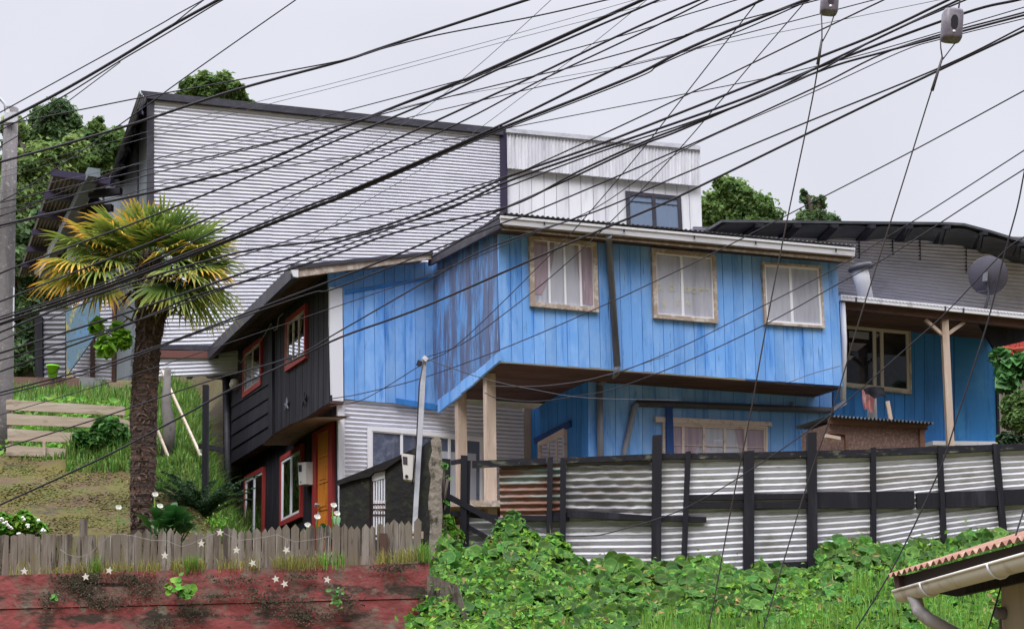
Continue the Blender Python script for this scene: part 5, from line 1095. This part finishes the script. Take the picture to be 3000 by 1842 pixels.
# daisy bush left, shrubs
def bush(name, label, Y, blobs, n, size, mt, cat='shrub', asp=.55, base=None, fl=None):
    b = at(base[0], base[1], Y) if base else at(blobs[0][0], max(q[1]+q[2] for q in blobs), Y); t = plant(name, label, cat, b)
    Ps, Ns = [], []
    for x, y, r in blobs:
        c = at(x, y, Y+jit(.15)); R_ = r*Y/FOC; d = unit(rng.normal(size=(n, 3))); Ps.append(c+d*R_*rng.uniform(.4, 1, (n, 1))**.5*np.array([1, .7, 1])); Ns.append(d*.7+[0, -.2, .6])
    P = np.concatenate(Ps); Nn = np.concatenate(Ns)+rng.normal(0, .4, P.shape); V, F = oval_leaves(P, Nn, size*rng.uniform(.6, 1.3, len(P)), asp); np_mesh('leaves', V, F, mt, t)
    m = MB()
    for x, y, r in blobs:
        for _ in range(3): m.tube([b, at(x+jit(r*.6), y+jit(r*.5), Y)], .007*Y/17, 5)
    m.build('stems', BARK, t)
    if fl:
        for x, y in fl:
            m = MB(); c = at(x, y, Y-.22)
            for k in range(3): m.lathe(c+np.array([jit(.015), jit(.01), jit(.015)]), [(.0, .008), (.018, .0), (.012, -.008)], 8, (jit(.4), -1, .4))
            m.build('flower', PETAL, t)
    return t
bush('flower_bush', 'small green bush with white flowers behind the pickets at the far left', 16.2, [(20, 1545, 38), (70, 1530, 36), (110, 1555, 30), (40, 1570, 35), (0, 1530, 30)], 260, .045, LEAFB, fl=[(15, 1530), (30, 1545), (68, 1518), (112, 1524), (25, 1537), (55, 1560), (128, 1552), (80, 1540), (3, 1520)])
bush('slope_bush', 'leafy bush growing through the plank fence left of the palm trunk', 20.2, [(330, 1265, 42), (290, 1285, 35), (355, 1290, 30), (240, 1285, 24), (300, 1250, 25)], 240, .075, mat('bush_leaf', (.055, .16, .03), .6, rpi=.4, hue=.02, trans=.25))
bush('vine', 'bright lime leaves of a climbing vine left of the palm trunk', 16.7, [(285, 955, 22), (310, 1012, 30), (355, 1000, 24), (340, 960, 14), (362, 985, 16)], 26, .085, mat('lime_vine_leaf', (.17, .36, .03), .5, rpi=.25, trans=.35), 'vine', .75, base=(374, 1012))
bush('climbing_shrub', 'leafy shoots climbing the left end of the sheet fence beside the pillar', 16.5, [(1310, 1530, 24), (1330, 1575, 32), (1300, 1590, 30), (1285, 1640, 30)], 110, .05, LEAFB, base=(1310, 1680))
bush('climbing_shrub', 'leafy shoots reaching over the rust-stained fence panel', 16.5, [(1500, 1520, 26), (1470, 1550, 26), (1520, 1560, 30), (1480, 1590, 30)], 110, .05, LEAFN, base=(1500, 1680))
bush('climbing_shrub', 'leafy shoots in front of the two close fence posts', 16.5, [(1625, 1580, 24), (1650, 1610, 28), (1600, 1600, 24), (1560, 1580, 24)], 100, .045, LEAFB, base=(1620, 1680))
m_ = bush('ivy_sprig', 'few ivy leaves on the right edge of the mossy pillar', 16.1, [(1301, 1365, 10), (1312, 1400, 9), (1306, 1475, 9)], 9, .04, LEAFN, base=(1298, 1500))
bush('gunnera', 'large-leaved green plant at the right edge below the hanging pots', 25.5, [(2950, 1070, 30), (2990, 1060, 26), (2955, 1115, 30), (2985, 1100, 24), (2930, 1040, 16)], 34, .17, mat('big_leaf', (.075, .20, .055), .5, rpi=.35, trans=.2), 'plant', .7, base=(2965, 1250))
bush('hedge_bush', 'yellow-green bush at the right edge beside the blue porch wall', 25.0, [(2965, 1190, 36), (3000, 1175, 40), (2990, 1230, 40), (3030, 1230, 45), (2955, 1235, 22)], 420, .06, TREE_B, base=(2985, 1300))
bush('dark_bush', 'dark shaded bush low at the right edge behind the fence', 24.6, [(2950, 1290, 28), (2985, 1300, 26)], 200, .07, LEAFD, base=(2970, 1330))
# red house and pots at the far right
rh = thing('red_house', 'red-roofed house just entering the frame at the right edge', 'house', at(3040, 1260, 33))
k = [at(2935, 1018, 33), at(3010, 968, 33), at(3150, 950, 33), at(3150, 1035, 33), at(2950, 1035, 33)]; MB().hexa(k, [p+[0, 2, .2] for p in k]).build('roof', mat('red_roof_paint', (.45, .06, .05), .6, [((.32, .04, .04), 6, H1, .5, .7)]), rh)
k = [at(2935, 1035, 33.3), at(3150, 1035, 33.3), at(3150, 1300, 33.3), at(2935, 1300, 33.3)]; MB().hexa(k, [p+[0, 2, 0] for p in k]).build('wall', mat('brown_grey_wall', (.22, .18, .16), .9, [((.32, .29, .26), 3, I1, .5, .7)]), rh)
for x, lab in ((2941, 'terracotta hanging pot below the red roof, left of the two'), (2992, 'terracotta hanging pot cut by the right frame edge')):
    t = thing('hanging_pot', lab, 'pot', at(x, 1045, 32.6)); c = at(x, 1045, 32.6)
    MB().lathe(c, [(.06, 0), (.14, .06), (.19, .15), (.20, .19), (.17, .19), (.15, .12)], 16).build('bowl', mat('terracotta', (.42, .11, .06), .8), t)
    m = MB()
    for a in (0, 2.1, 4.2): m.tube([c+[.19*math.cos(a), .19*math.sin(a), .19], c+[0, 0, .55]], .006, 4)
    m.build('hanger', CABLE, t)

# ================================================================== PALM
YP_ = 17.0; pb = at(412, 1605, YP_); palm = thing('fan_palm', 'fan palm with a shaggy brown trunk and yellowing leaf fans', 'palm tree', pb)
path = [(412, 1640, 34), (412, 1560, 32), (416, 1500, 38), (419, 1400, 43), (421, 1300, 44), (420, 1220, 47), (423, 1150, 44), (428, 1080, 44), (434, 1000, 42), (443, 930, 50), (446, 870, 62), (446, 800, 60), (444, 740, 34)]
xs = np.linspace(0, len(path)-1, 150); m = MB(); n_ = 36; vs = []
nse = rng.normal(0, 1, (150, n_))
for i, s_ in enumerate(xs):
    x = np.interp(s_, range(len(path)), [p[0] for p in path]); y = np.interp(s_, range(len(path)), [p[1] for p in path]); r = .88*np.interp(s_, range(len(path)), [p[2] for p in path])*YP_/FOC
    c = at(x, y, YP_); ringp = .035*((i*.42) % 1.0)
    for k in range(n_):
        th = 6.283*k/n_; rr = r*(1+.025*nse[i, k]-ringp*1.6+.05*math.sin(k*1.7+i*.23)*math.sin(i*.31+k)); vs.append(c+np.array([math.cos(th)*rr, math.sin(th)*rr, 0]))
m.add(vs, [(i*n_+k, i*n_+(k+1) % n_, (i+1)*n_+(k+1) % n_, (i+1)*n_+k) for i in range(149) for k in range(n_)], False)
TRUNK = mat('shaggy_palm_trunk', (.075, .052, .043), .95, [((.125, .075, .056), 3, (.6, .6, 3.5), .46, .62), ((.035, .024, .02), 6, (.5, .5, 4), .50, .66), ((.26, .20, .15), 13, (1, 1, 3), .62, .72)], bump=(10, (.6, .6, 5), 1.2))
m.build('trunk', TRUNK, palm)
# loose fibre and old leaf bases
Ps = []; m = MB()
for i in range(620):
    s_ = rng.uniform(.5, 11.5) if i % 3 else rng.uniform(7, 11.5); x = np.interp(s_, range(len(path)), [p[0] for p in path]); y = np.interp(s_, range(len(path)), [p[1] for p in path]); r = .88*np.interp(s_, range(len(path)), [p[2] for p in path])*YP_/FOC
    th = rng.uniform(3.0, 6.5); c = at(x, y, YP_)+np.array([math.cos(th)*r*.97, math.sin(th)*r*.97, 0]); o_ = np.array([math.cos(th), math.sin(th), 0]); tg = np.array([-math.sin(th), math.cos(th), 0])
    L_ = rng.uniform(.05, .13)*(2.1 if s_ > 8.5 else 1)
    e_ = c+o_*rng.uniform(.01, .05)*(1.9 if s_ > 8.5 else 1)+tg*rng.normal(0, .05)+np.array([0, 0, rng.choice([-1, .8])*L_*.7])
    w_ = tg*rng.uniform(.004, .016); m.add([c-w_, c+w_, (c+e_)/2+o_*.015+w_*.8, e_, (c+e_)/2+o_*.015-w_*.8], [(0, 1, 2, 4), (4, 2, 3)])
struct(m.build('trunk_fibre', mat('palm_fibre', (.095, .062, .05), .95, rpi=.7, hue=.01), palm), 'stuff')
m = MB()
for i in range(46):
    th = rng.uniform(2.9, 6.6); z = rng.uniform(-.45, .25); c = at(446, 850, YP_)+np.array([0, 0, z]); o_ = np.array([math.cos(th), math.sin(th), 0])
    m.tube([c+o_*.15, c+o_*.27+[0, 0, .06], c+o_*rng.uniform(.30, .42)+[0, 0, rng.uniform(-.22, .15)]], [.016, .012, .005], 5)
m.build('leaf_bases', mat('old_petiole', (.10, .085, .04), .85, rpi=.5), palm)
FR = {}
FR['g'] = mat('green_palm_blade', (.1, .2, .03), .5, attr=[(0, (.06, .105, .025)), (.40, (.13, .215, .04)), (.68, (.26, .32, .06)), (.88, (.52, .40, .07)), (1, (.58, .33, .05))], rpi=.25, trans=.3, spec=.35)
FR['y'] = mat('yellow_palm_blade', (.1, .2, .03), .5, attr=[(0, (.08, .13, .03)), (.32, (.20, .28, .045)), (.58, (.46, .40, .06)), (.80, (.72, .40, .05)), (1, (.60, .28, .05))], rpi=.22, trans=.3, spec=.35)
crown = at(442, 762, YP_)
def frond(d, Lp, Rb, kind, droop=.25, nseg=28, spread=118, roll=0.0, yo=0.0):
    d = np.array(d, float); d /= np.linalg.norm(d)
    s = np.cross(d, [0, 0, 1.0]); 
    if np.linalg.norm(s) < .2: s = np.array([1.0, 0, 0])
    s /= np.linalg.norm(s); nn = np.cross(s, d); 
    if roll: s, nn = s*math.cos(roll)+nn*math.sin(roll), nn*math.cos(roll)-s*math.sin(roll)
    hub = crown+d*Lp-np.array([0, 0, .10*Lp]); m = MB(); V, F, T = [], [], []
    for i in range(nseg):
        th = R(-spread+2*spread*i/(nseg-1)+jit(1.5)); L_ = Rb*(1-.28*(abs(th)/R(spread))**1.5)*random.uniform(.9, 1.05)
        e = d*math.cos(th)+s*math.sin(th)+nn*.16*math.cos(th*2); side = -d*math.sin(th)+s*math.cos(th); w_ = Rb*.062
        dr = droop*random.uniform(.5, 1.6); b = len(V)
        for t_, w2 in ((.10, .35), (.45, 1.0), (.75, .75), (1.0, .0)):
            c = hub+e*L_*t_-np.array([0, 0, dr*L_*max(0, t_-.45)**1.6]); f = nn*w_*.35*w2
            V += [c-side*w_*w2/2, c-f, c+side*w_*w2/2]; T += [max(0, t_*1.0-.15)+yo+jit(.05)]*3
        for q_ in range(3):
            a = b+q_*3; F += [(a, a+1, a+4, a+3), (a+1, a+2, a+5, a+4)]
    b = len(V); w_ = .011     # petiole
    ps = [crown, (crown+hub)/2+[0, 0, .03], hub+d*.05]
    for p in ps:
        for k in range(4): V.append(p+(s*math.cos(k*1.571)+nn*math.sin(k*1.571))*w_); T.append(.35)
    for q_ in range(2):
        for k in range(4): F.append((b+q_*4+k, b+q_*4+(k+1) % 4, b+q_*4+4+(k+1) % 4, b+q_*4+4+k))
    np_mesh('frond', np.array(V), np.array(F), FR[kind], palm, attr=np.clip(T, 0, 1))
# (image direction in degrees, lean towards the viewer, petiole, blade radius, kind)
FL = [(182, .55, .86, .60, 'y'), (196, .2, .90, .58, 'y'), (168, .3, .80, .56, 'g'), (-40, .7, .66, .62, 'g'), (-56, .9, .66, .6, 'g'), (-30, .9, .74, .62, 'g'), (-14, .6, .74, .58, 'y'), (205, .8, .66, .56, 'g'), (140, .9, .58, .55, 'y'),
      (92, .55, .34, .54, 'g'), (72, .35, .42, .52, 'g'), (112, .3, .40, .54, 'y'), (50, .45, .48, .55, 'g'), (132, .5, .50, .55, 'g'), (88, -.5, .42, .52, 'g'), (60, -.4, .5, .52, 'g'), (120, -.4, .5, .5, 'g'),
      (28, .5, .58, .60, 'g'), (152, .35, .66, .58, 'y'), (10, .35, .62, .58, 'y'), (170, .5, .55, .56, 'g'), (38, -.2, .64, .54, 'g'), (146, -.3, .6, .5, 'g'), (-10, .45, .60, .60, 'g'), (186, .3, .72, .58, 'g'),
      (-22, .1, .68, .62, 'g'), (198, .45, .62, .56, 'g'), (178, 0, .78, .56, 'y'), (-34, .4, .62, .60, 'g'), (212, .3, .62, .52, 'g'), (-48, .25, .62, .58, 'g'), (-28, -.4, .66, .58, 'g'), (206, -.3, .65, .5, 'y'),
      (80, 1.3, .30, .55, 'g'), (120, 1.2, .34, .52, 'y'), (40, 1.2, .34, .54, 'g'), (160, 1.2, .40, .50, 'g'), (10, 1.2, .42, .5, 'y'), (-15, 1.0, .48, .52, 'g'), (190, 1.0, .48, .5, 'g'), (222, .6, .45, .42, 'g'), (-62, .5, .58, .52, 'g'), (0, .1, .68, .56, 'g'), (20, .15, .68, .54, 'g'), (100, .05, .42, .48, 'y')]
for a, ty, lp, rb, k in FL:
    a_ = R(a+jit(5)); d = np.array([math.cos(a_)*1.12, -ty, math.sin(a_)*.92])
    frond(d, lp*1.0, rb, k, droop=.5 if a % 360 < 180 else .8, roll=jit(.35), yo=(.06 if k == 'y' else 0)+(.06 if math.cos(a_) < -.5 else 0)+jit(.05))

# ================================================================== OVERHEAD CABLES
def catmull(p, n=7):
    p = np.array(p, float)
    if len(p) < 3: return np.array([p[0]*(1-t)+p[-1]*t for t in np.linspace(0, 1, n)])
    q = np.vstack([2*p[0]-p[1], p, 2*p[-1]-p[-2]]); out = []
    for i in range(1, len(q)-2):
        a, b, c, d = q[i-1:i+3]
        for t in np.linspace(0, 1, n, endpoint=False): out.append(.5*((2*b)+(-a+c)*t+(2*a-5*b+4*c-d)*t*t+(-a+3*b-3*c+d)*t**3))
    return np.array(out+[p[-1]])
GR = 'overhead cables crossing the street view'
ci = 0
def cable(label, w, pts, Yl=None, Yr=None, ext=(1, 1), mt=None, group=GR):
    """pts in photo pixels left to right; depth runs linearly from Yl to Yr"""
    global ci; ci += 1
    pts = [tuple(map(float, p)) for p in pts]
    if ext[0]: a, b = np.array(pts[0]), np.array(pts[1]); d = (a-b)/np.linalg.norm(a-b); pts = [tuple(a+d*900), tuple(a+d*160)]+pts
    if ext[1]: a, b = np.array(pts[-1]), np.array(pts[-2]); d = (a-b)/np.linalg.norm(a-b); pts = pts+[tuple(a+d*160), tuple(a+d*900)]
    c = catmull(pts); o_ = (ci % 7)*.06
    x0, x1 = c[0][0], c[-1][0]
    yy = lambda x: 14.3-5.0*min(max(x, -400), 3400)/3000.0+o_
    L_ = np.concatenate([[0], np.cumsum(np.linalg.norm(np.diff(c, axis=0), axis=1))]); L_ /= L_[-1]
    ya = yy(x0) if Yl is None else Yl; yb = yy(x1) if Yr is None else Yr
    P = [at(p[0], p[1], ya*(1-t)+yb*t) for p, t in zip(c, L_)]
    r = w*(1.04 if w >= 6 else .94)/2.0/FOC*((ya+yb)/2)
    o = MB().tube(P, r, 7).build('overhead_cable', mt or (CABLE if w > 2.6 else CABLEG)); return tag(o, label, 'cable', group)
cable('slack black cable from the utility pole top, uppermost one at the top left corner', 4, [(0, 330), (430, 94), (515, 45), (597, 0)], 21, 18)
cable('thickest black cable bundle at the upper left, passing right above the pole top', 9, [(0, 361), (180, 268), (353, 168), (500, 78), (640, 0)], 20.8, 17.5)
cable('short black cable joining the thick upper left bundle from above', 4, [(498, 80), (556, 32), (598, 0)], 18.3, 17.6, (0, 1))
cable('black cable just under the thick upper left bundle', 4.5, [(0, 383), (185, 283), (350, 180), (500, 92), (619, 20), (650, 2)], 20.7, 17.4)
cable('thin wire dropping from the thick upper left bundle down to the left edge', 3, [(0, 430), (100, 368), (197, 299), (353, 182)], 20.9, 19, (1, 0))
cable('lone wire crossing the corner of the white roof up to the top edge', 4, [(0, 592), (98, 537), (250, 436), (390, 338), (574, 205), (867, 0)])
cable('black cable from the pole over the white roof to the small hill tree and up', 4.5, [(0, 368), (225, 324), (410, 287), (656, 242), (1000, 178), (1135, 139), (1287, 102), (1574, 47), (1779, 0)])
cable('thick cable sweeping from the left edge across the white wall corner to the top edge', 8, [(0, 475), (221, 414), (410, 357), (697, 262), (1000, 180), (1135, 135), (1545, 0)])
cable('hair-thin wire high in the sky, upper of a parallel pair', 1.7, [(0, 505), (400, 395), (730, 305), (1000, 238), (1492, 105), (1861, 0)])
cable('hair-thin wire high in the sky, lower of a parallel pair', 1.7, [(0, 522), (400, 412), (770, 310), (1000, 251), (1484, 121), (1900, 14), (1955, 0)])
cable('thin cable over the middle of the white roof edge rising to the top edge', 3.4, [(139, 580), (370, 490), (451, 467), (1000, 328), (1340, 238), (1533, 184), (1861, 94), (2000, 47), (2160, 0)])
cable('thick cable crossing the white wall high up and leaving at the top centre', 8, [(0, 660), (180, 619), (451, 562), (615, 520), (779, 471), (1000, 376), (1328, 246), (1410, 213), (1881, 0)])
cable('medium cable just under the thick cable on the white wall', 4.5, [(139, 562), (361, 512), (451, 492), (615, 459), (1000, 367), (1100, 335), (1328, 252), (1418, 216), (1890, 0)])
cable('cable running a little below the thick sky cable at the top centre', 6, [(0, 801), (41, 784), (295, 690), (480, 619), (1000, 406), (1266, 295), (1492, 189), (1931, 0)])
cable('cable over the palm crown rising to the top edge right of centre', 6, [(0, 883), (230, 793), (430, 715), (660, 620), (1000, 480), (1390, 303), (1562, 225), (1861, 82), (2050, 0)])
cable('cable through the palm crown rising beside its twin to the top edge', 5, [(0, 928), (340, 813), (750, 619), (1000, 515), (1328, 369), (1533, 262), (1615, 221), (1877, 98), (2075, 0)])
cable('thick cable from the palm crown past the white box house corner to the top', 7, [(0, 936), (344, 821), (898, 605), (1000, 568), (1287, 447), (1471, 365), (1615, 295), (1820, 193), (2000, 110), (2234, 0)])
cable('thick sagging cable meeting the purple trim at the top corner of the white wall', 8, [(0, 948), (344, 829), (898, 614), (1000, 576), (1287, 452), (1471, 375), (1717, 279), (1877, 213), (2000, 150), (2180, 72), (2361, 0)], None, None)
cable('red-tinged cable just under the thick cable near the white house corner', 4, [(0, 953), (344, 834), (898, 619), (1000, 581), (1290, 457), (1480, 378), (1730, 282), (1890, 218), (1925, 195), (2010, 156), (2190, 82), (2375, 0)])
cable('thin cable splitting off across the sky toward the first insulator', 3, [(0, 668), (300, 588), (700, 482), (1000, 400), (1164, 353), (1533, 266), (1812, 201), (2000, 154), (2094, 123), (2451, 29), (2562, 0)])
cable('thin cable in the sky from the white roof to the thick top bundle', 4, [(0, 632), (451, 508), (900, 394), (1100, 340), (1271, 295), (1574, 221), (1676, 197), (2000, 107), (2033, 96), (2398, 0)])
cable('hair-thin grey wire in the sky passing under the first insulator', 1.8, [(0, 566), (400, 482), (800, 396), (1050, 345), (1287, 290), (1533, 246), (1820, 193), (2033, 146), (2430, 66), (2754, 0)])
cable('thin wire along the white roof edge to the sky above the white box house', 3, [(0, 612), (300, 552), (451, 533), (697, 504), (1000, 463), (1205, 426), (1394, 396), (1492, 375), (2000, 277), (2160, 246), (2221, 234), (2410, 190), (2600, 140), (3000, 22)])
cable('steep thin wire from the white wall to the top, left of two thin steep ones', 2.2, [(760, 660), (1053, 447), (1164, 373), (1205, 349), (1353, 234), (1508, 98), (1615, 0)], 31.1, 14.5, (0, 1))
cable('steep thin wire from the white wall past the roof corner to the top edge', 2.2, [(860, 745), (1041, 611), (1246, 488), (1410, 373), (1590, 238), (1738, 127), (1886, 8)], 31.2, 14.2, (0, 1))
cable('steep service wire from the black house corner past the pink-draped upper window', 3.6, [(968, 1190), (1070, 1167), (1240, 1065), (1353, 998), (1615, 743), (1730, 619), (1881, 439), (2000, 287), (2217, 8)], 23.9, 10.4, (0, 1))
cable('steep service wire from the service pole top across the white box house window', 3.6, [(1247, 1047), (1352, 1008), (1463, 930), (1640, 789), (1820, 619), (2000, 426), (2102, 307), (2205, 184), (2361, 4)], 16.3, 10.3, (0, 1))
cable('cable rising from the dense bundle to the sky between the two insulators', 4.5, [(0, 998), (344, 852), (697, 752), (1000, 655), (1127, 622), (1484, 517), (1615, 463), (2000, 284), (2410, 86), (2590, 0)])
cable('thick cable crossing the right parapet of the white box house, top of the dense bundle', 7, [(0, 973), (288, 860), (697, 740), (1000, 696), (1254, 617), (1492, 517), (1738, 430), (2000, 328), (2246, 230), (2410, 164), (2574, 98), (2779, 0)])
cable('thick cable within the dense bundle leading past the second insulator', 7, [(0, 1034), (410, 903), (697, 805), (1000, 706), (1295, 619), (1484, 533), (1738, 443), (2000, 353), (2205, 279), (2410, 193), (2820, 41), (2984, 0)])
cable('cable close under the dense bundle in front of the parapet of the white box house', 5, [(0, 1055), (348, 957), (697, 830), (1000, 723), (1340, 598), (1484, 548), (1738, 452), (2000, 366), (2210, 290), (2405, 205), (2580, 108), (2830, 0)])
cable('thick cable from above the black house eave up into the dense bundle', 6, [(0, 1088), (381, 948), (574, 866), (820, 797), (1000, 738), (1180, 675), (1490, 605), (1690, 505), (1881, 418), (2000, 372), (2240, 278), (2390, 200), (2574, 112), (2810, 0)])
cable('cable across the palm trunk and the blue roof edge up to the right edge', 6, [(0, 1149), (262, 1080), (381, 1043), (615, 957), (779, 895), (1000, 811), (1180, 739), (1484, 607), (1656, 530), (1881, 425), (2000, 379), (2385, 215), (2600, 150), (3000, 45)])
cable('cable just below its twin across the palm trunk, ending high at the right edge', 5, [(0, 1158), (246, 1096), (369, 1055), (574, 977), (902, 862), (1000, 838), (1463, 657), (1562, 621), (2000, 434), (2377, 262), (2635, 139), (3000, 37)])
cable('thin cable under the pair that crosses the palm trunk', 3, [(0, 1215), (369, 1104), (1000, 893), (1336, 776), (1537, 694), (1746, 609), (2000, 441), (2381, 271), (2640, 152), (2758, 115), (3000, 55)])
cable('cable from the lower left over the black wall windows and the first upper window', 5, [(0, 1315), (307, 1219), (607, 1117), (861, 1043), (1000, 967), (1303, 793), (1459, 715), (1746, 619), (2000, 510), (2357, 361), (2767, 193), (3000, 78)])
cable('long cable from the bottom left across the black house, touching the first upper window frame', 6.5, [(0, 1478), (300, 1340), (533, 1219), (676, 1141), (850, 1060), (1000, 987), (1250, 895), (1644, 723), (1935, 600), (2000, 570), (2357, 396), (2758, 203), (3000, 90)])
cable('cable from beneath the blue flank wall to the right edge above the satellite dish', 4, [(968, 1168), (1070, 1150), (1271, 1096), (1590, 973), (2000, 786), (2357, 604), (2410, 578), (2676, 441), (3000, 266)], 23.9, 10, (0, 1))
cable('cable from the pipe elbow over the right upper windows to the right edge', 4, [(1780, 1100), (1830, 1085), (2000, 1014), (2200, 914), (2451, 784), (2578, 707), (2722, 619), (2927, 488), (3000, 441)], 21.6, 10, (0, 1))
cable('cable sagging from porch post under the soffit, then over the right upper windows', 4, [(1420, 1150), (1460, 1166), (1574, 1175), (1700, 1158), (1800, 1138), (2000, 1063), (2246, 948), (2451, 834), (2615, 743), (2836, 600), (3000, 496)], 22.2, 10, (0, 1))
cable('thin pale wire slung below the soffit between porch post and lower wall', 2.4, [(1440, 1130), (1540, 1132), (1640, 1125), (1760, 1103), (1960, 1040)], 22.0, 21.2, (0, 0))
cable('thin wire from the service pole top down along the soffit', 2.4, [(1252, 1052), (1330, 1080), (1430, 1112), (1560, 1140), (1720, 1165), (1990, 1172)], 16.3, 21.8, (0, 0))
cable('wire from the blue house corner to the bottom right of the upper floor', 2.6, [(2310, 1120), (2380, 1094), (2461, 1072)], 21.3, 21.6, (0, 0))
cable('cable from the right edge past the hung clothes down across the fence panels', 4, [(1535, 1532), (1570, 1552), (1640, 1568), (1720, 1569), (1800, 1556), (2000, 1491), (2206, 1372), (2419, 1224), (2525, 1137), (2574, 1092), (2689, 990), (2779, 908), (2939, 739), (3000, 694)], 16.2, 12, (0, 1))
cable('steep cable at the right edge passing the dish and running to the bottom', 5, [(2490, 1870), (2621, 1652), (2749, 1384), (2804, 1222), (2853, 1072), (2902, 912), (2943, 743), (2980, 608), (3000, 508)], 11.5, 9.6)
cable('steep cable in front of the beige shed at the bottom right corner', 5.5, [(2890, 1860), (2946, 1672), (2975, 1570), (3000, 1490)], 7.0, 7.4)

# guy wires with strain insulators
INS = mat('grey_ceramic', (.17, .155, .18), .35, [((.11, .09, .12), 6, I1, .45, .68), ((.26, .22, .25), 9, I1, .55, .7)], spec=.5); GUY = mat('steel_guy_wire', (.075, .065, .065), .6)
def guy(label, cx_, cy_, w, h, ang, line, ends, Y0, Y1, up_pts):
    t = thing('guy_wire', label, 'guy wire', at(cx_, cy_, Y0))
    c = at(cx_, cy_, Y0); k = Y0/FOC; rw, rh = w*k/2, h*k/2
    ax = np.array([math.sin(ang), 0, math.cos(ang)]); sx = np.array([math.cos(ang), 0, -math.sin(ang)])
    m = MB(); n_ = 20; vs = []; prof = [(-1, .80), (-.96, .92), (-.8, 1.0), (.8, 1.0), (.96, .92), (1, .80)]
    for z, r_ in prof:
        for i in range(n_):
            th = 2*math.pi*i/n_; ca, sa = math.cos(th), math.sin(th); e = .55
            vs.append(c+ax*rh*z+sx*rw*r_*math.copysign(abs(ca)**e, ca)+np.array([0, rw*.85*r_*math.copysign(abs(sa)**e, sa), 0]))
    fs = [(j*n_+i, j*n_+(i+1) % n_, (j+1)*n_+(i+1) % n_, (j+1)*n_+i) for j in range(5) for i in range(n_)]
    m.add(vs, fs, True); m.add(vs[:n_], [tuple(range(n_))[::-1]]); m.add(vs[-n_:], [tuple(range(n_))])
    ins = m.build('insulator', INS, t)
    m = MB(); f = c-[0, rw*.86, 0]
    m.add([f+sx*rw*.36*math.cos(a)+ax*rh*(.38*math.sin(a)+(.12 if math.sin(a) > 0 else -.12)) for a in np.linspace(0, 6.283, 17)[:-1]], [tuple(range(16))]); m.build('slot', DARKIN, ins)
    m = MB(); f = c-[0, rw*.88, 0]-ax*rh*.62; m.lathe(f, [(0, -.001), (.010, -.001), (.010, .002)], 10, (0, 1, 0)); m.build('slot_light', WHITEP, ins)
    Pl = [at(x, y, Y0*(1-t_)+Y1*t_) for (x, y), t_ in zip(line, np.linspace(0, 1, len(line)))]
    MB().tube([Vector(p) for p in catmull(np.array(Pl), 5)], 4.2*k/2*1.1, 7).build('wire', GUY, t)
    for e in ends: MB().tube([at(x, y, Y0-.01) for x, y in e], 2.1*k, 6).build('wire_loop', GUY, t)
    a, b = ends[2]; MB().tube([at(*a, Y0), at(*b, Y0+.05)], [3.6*k, 5.5*k, ][0:2], 7).build('grip_splice', GUY, t)
    MB().tube([at(x, y, Y0) for x, y in up_pts], 2.6*k, 6).build('wire_loop', GUY, t)
guy('steel guy wire with a grey insulator cut by the top edge, left of the two', 2430, 8, 54, 74, .10, [(2408, 120), (2380, 290), (2312, 615), (2246, 948), (2197, 1220), (2140, 1500), (2074, 1850), (2010, 2130)], [[(2406, 40), (2408, 80), (2408, 122)], [(2444, 44), (2432, 80), (2410, 122)], [(2408, 115), (2396, 190)]], 9.5, 11.8, [(2440, -25), (2450, -160)])
guy('steel guy wire with a whole grey insulator near the top right', 2789, 76, 62, 98, .10, [(2759, 180), (2726, 275), (2619, 619), (2517, 940), (2440, 1200), (2362, 1426), (2234, 1850), (2150, 2130)], [[(2755, 112), (2756, 140), (2761, 172)], [(2799, 126), (2782, 148), (2762, 175)], [(2761, 168), (2731, 266)]], 9.6, 12.0, [(2808, 30), (2812, 0), (2816, -120)])
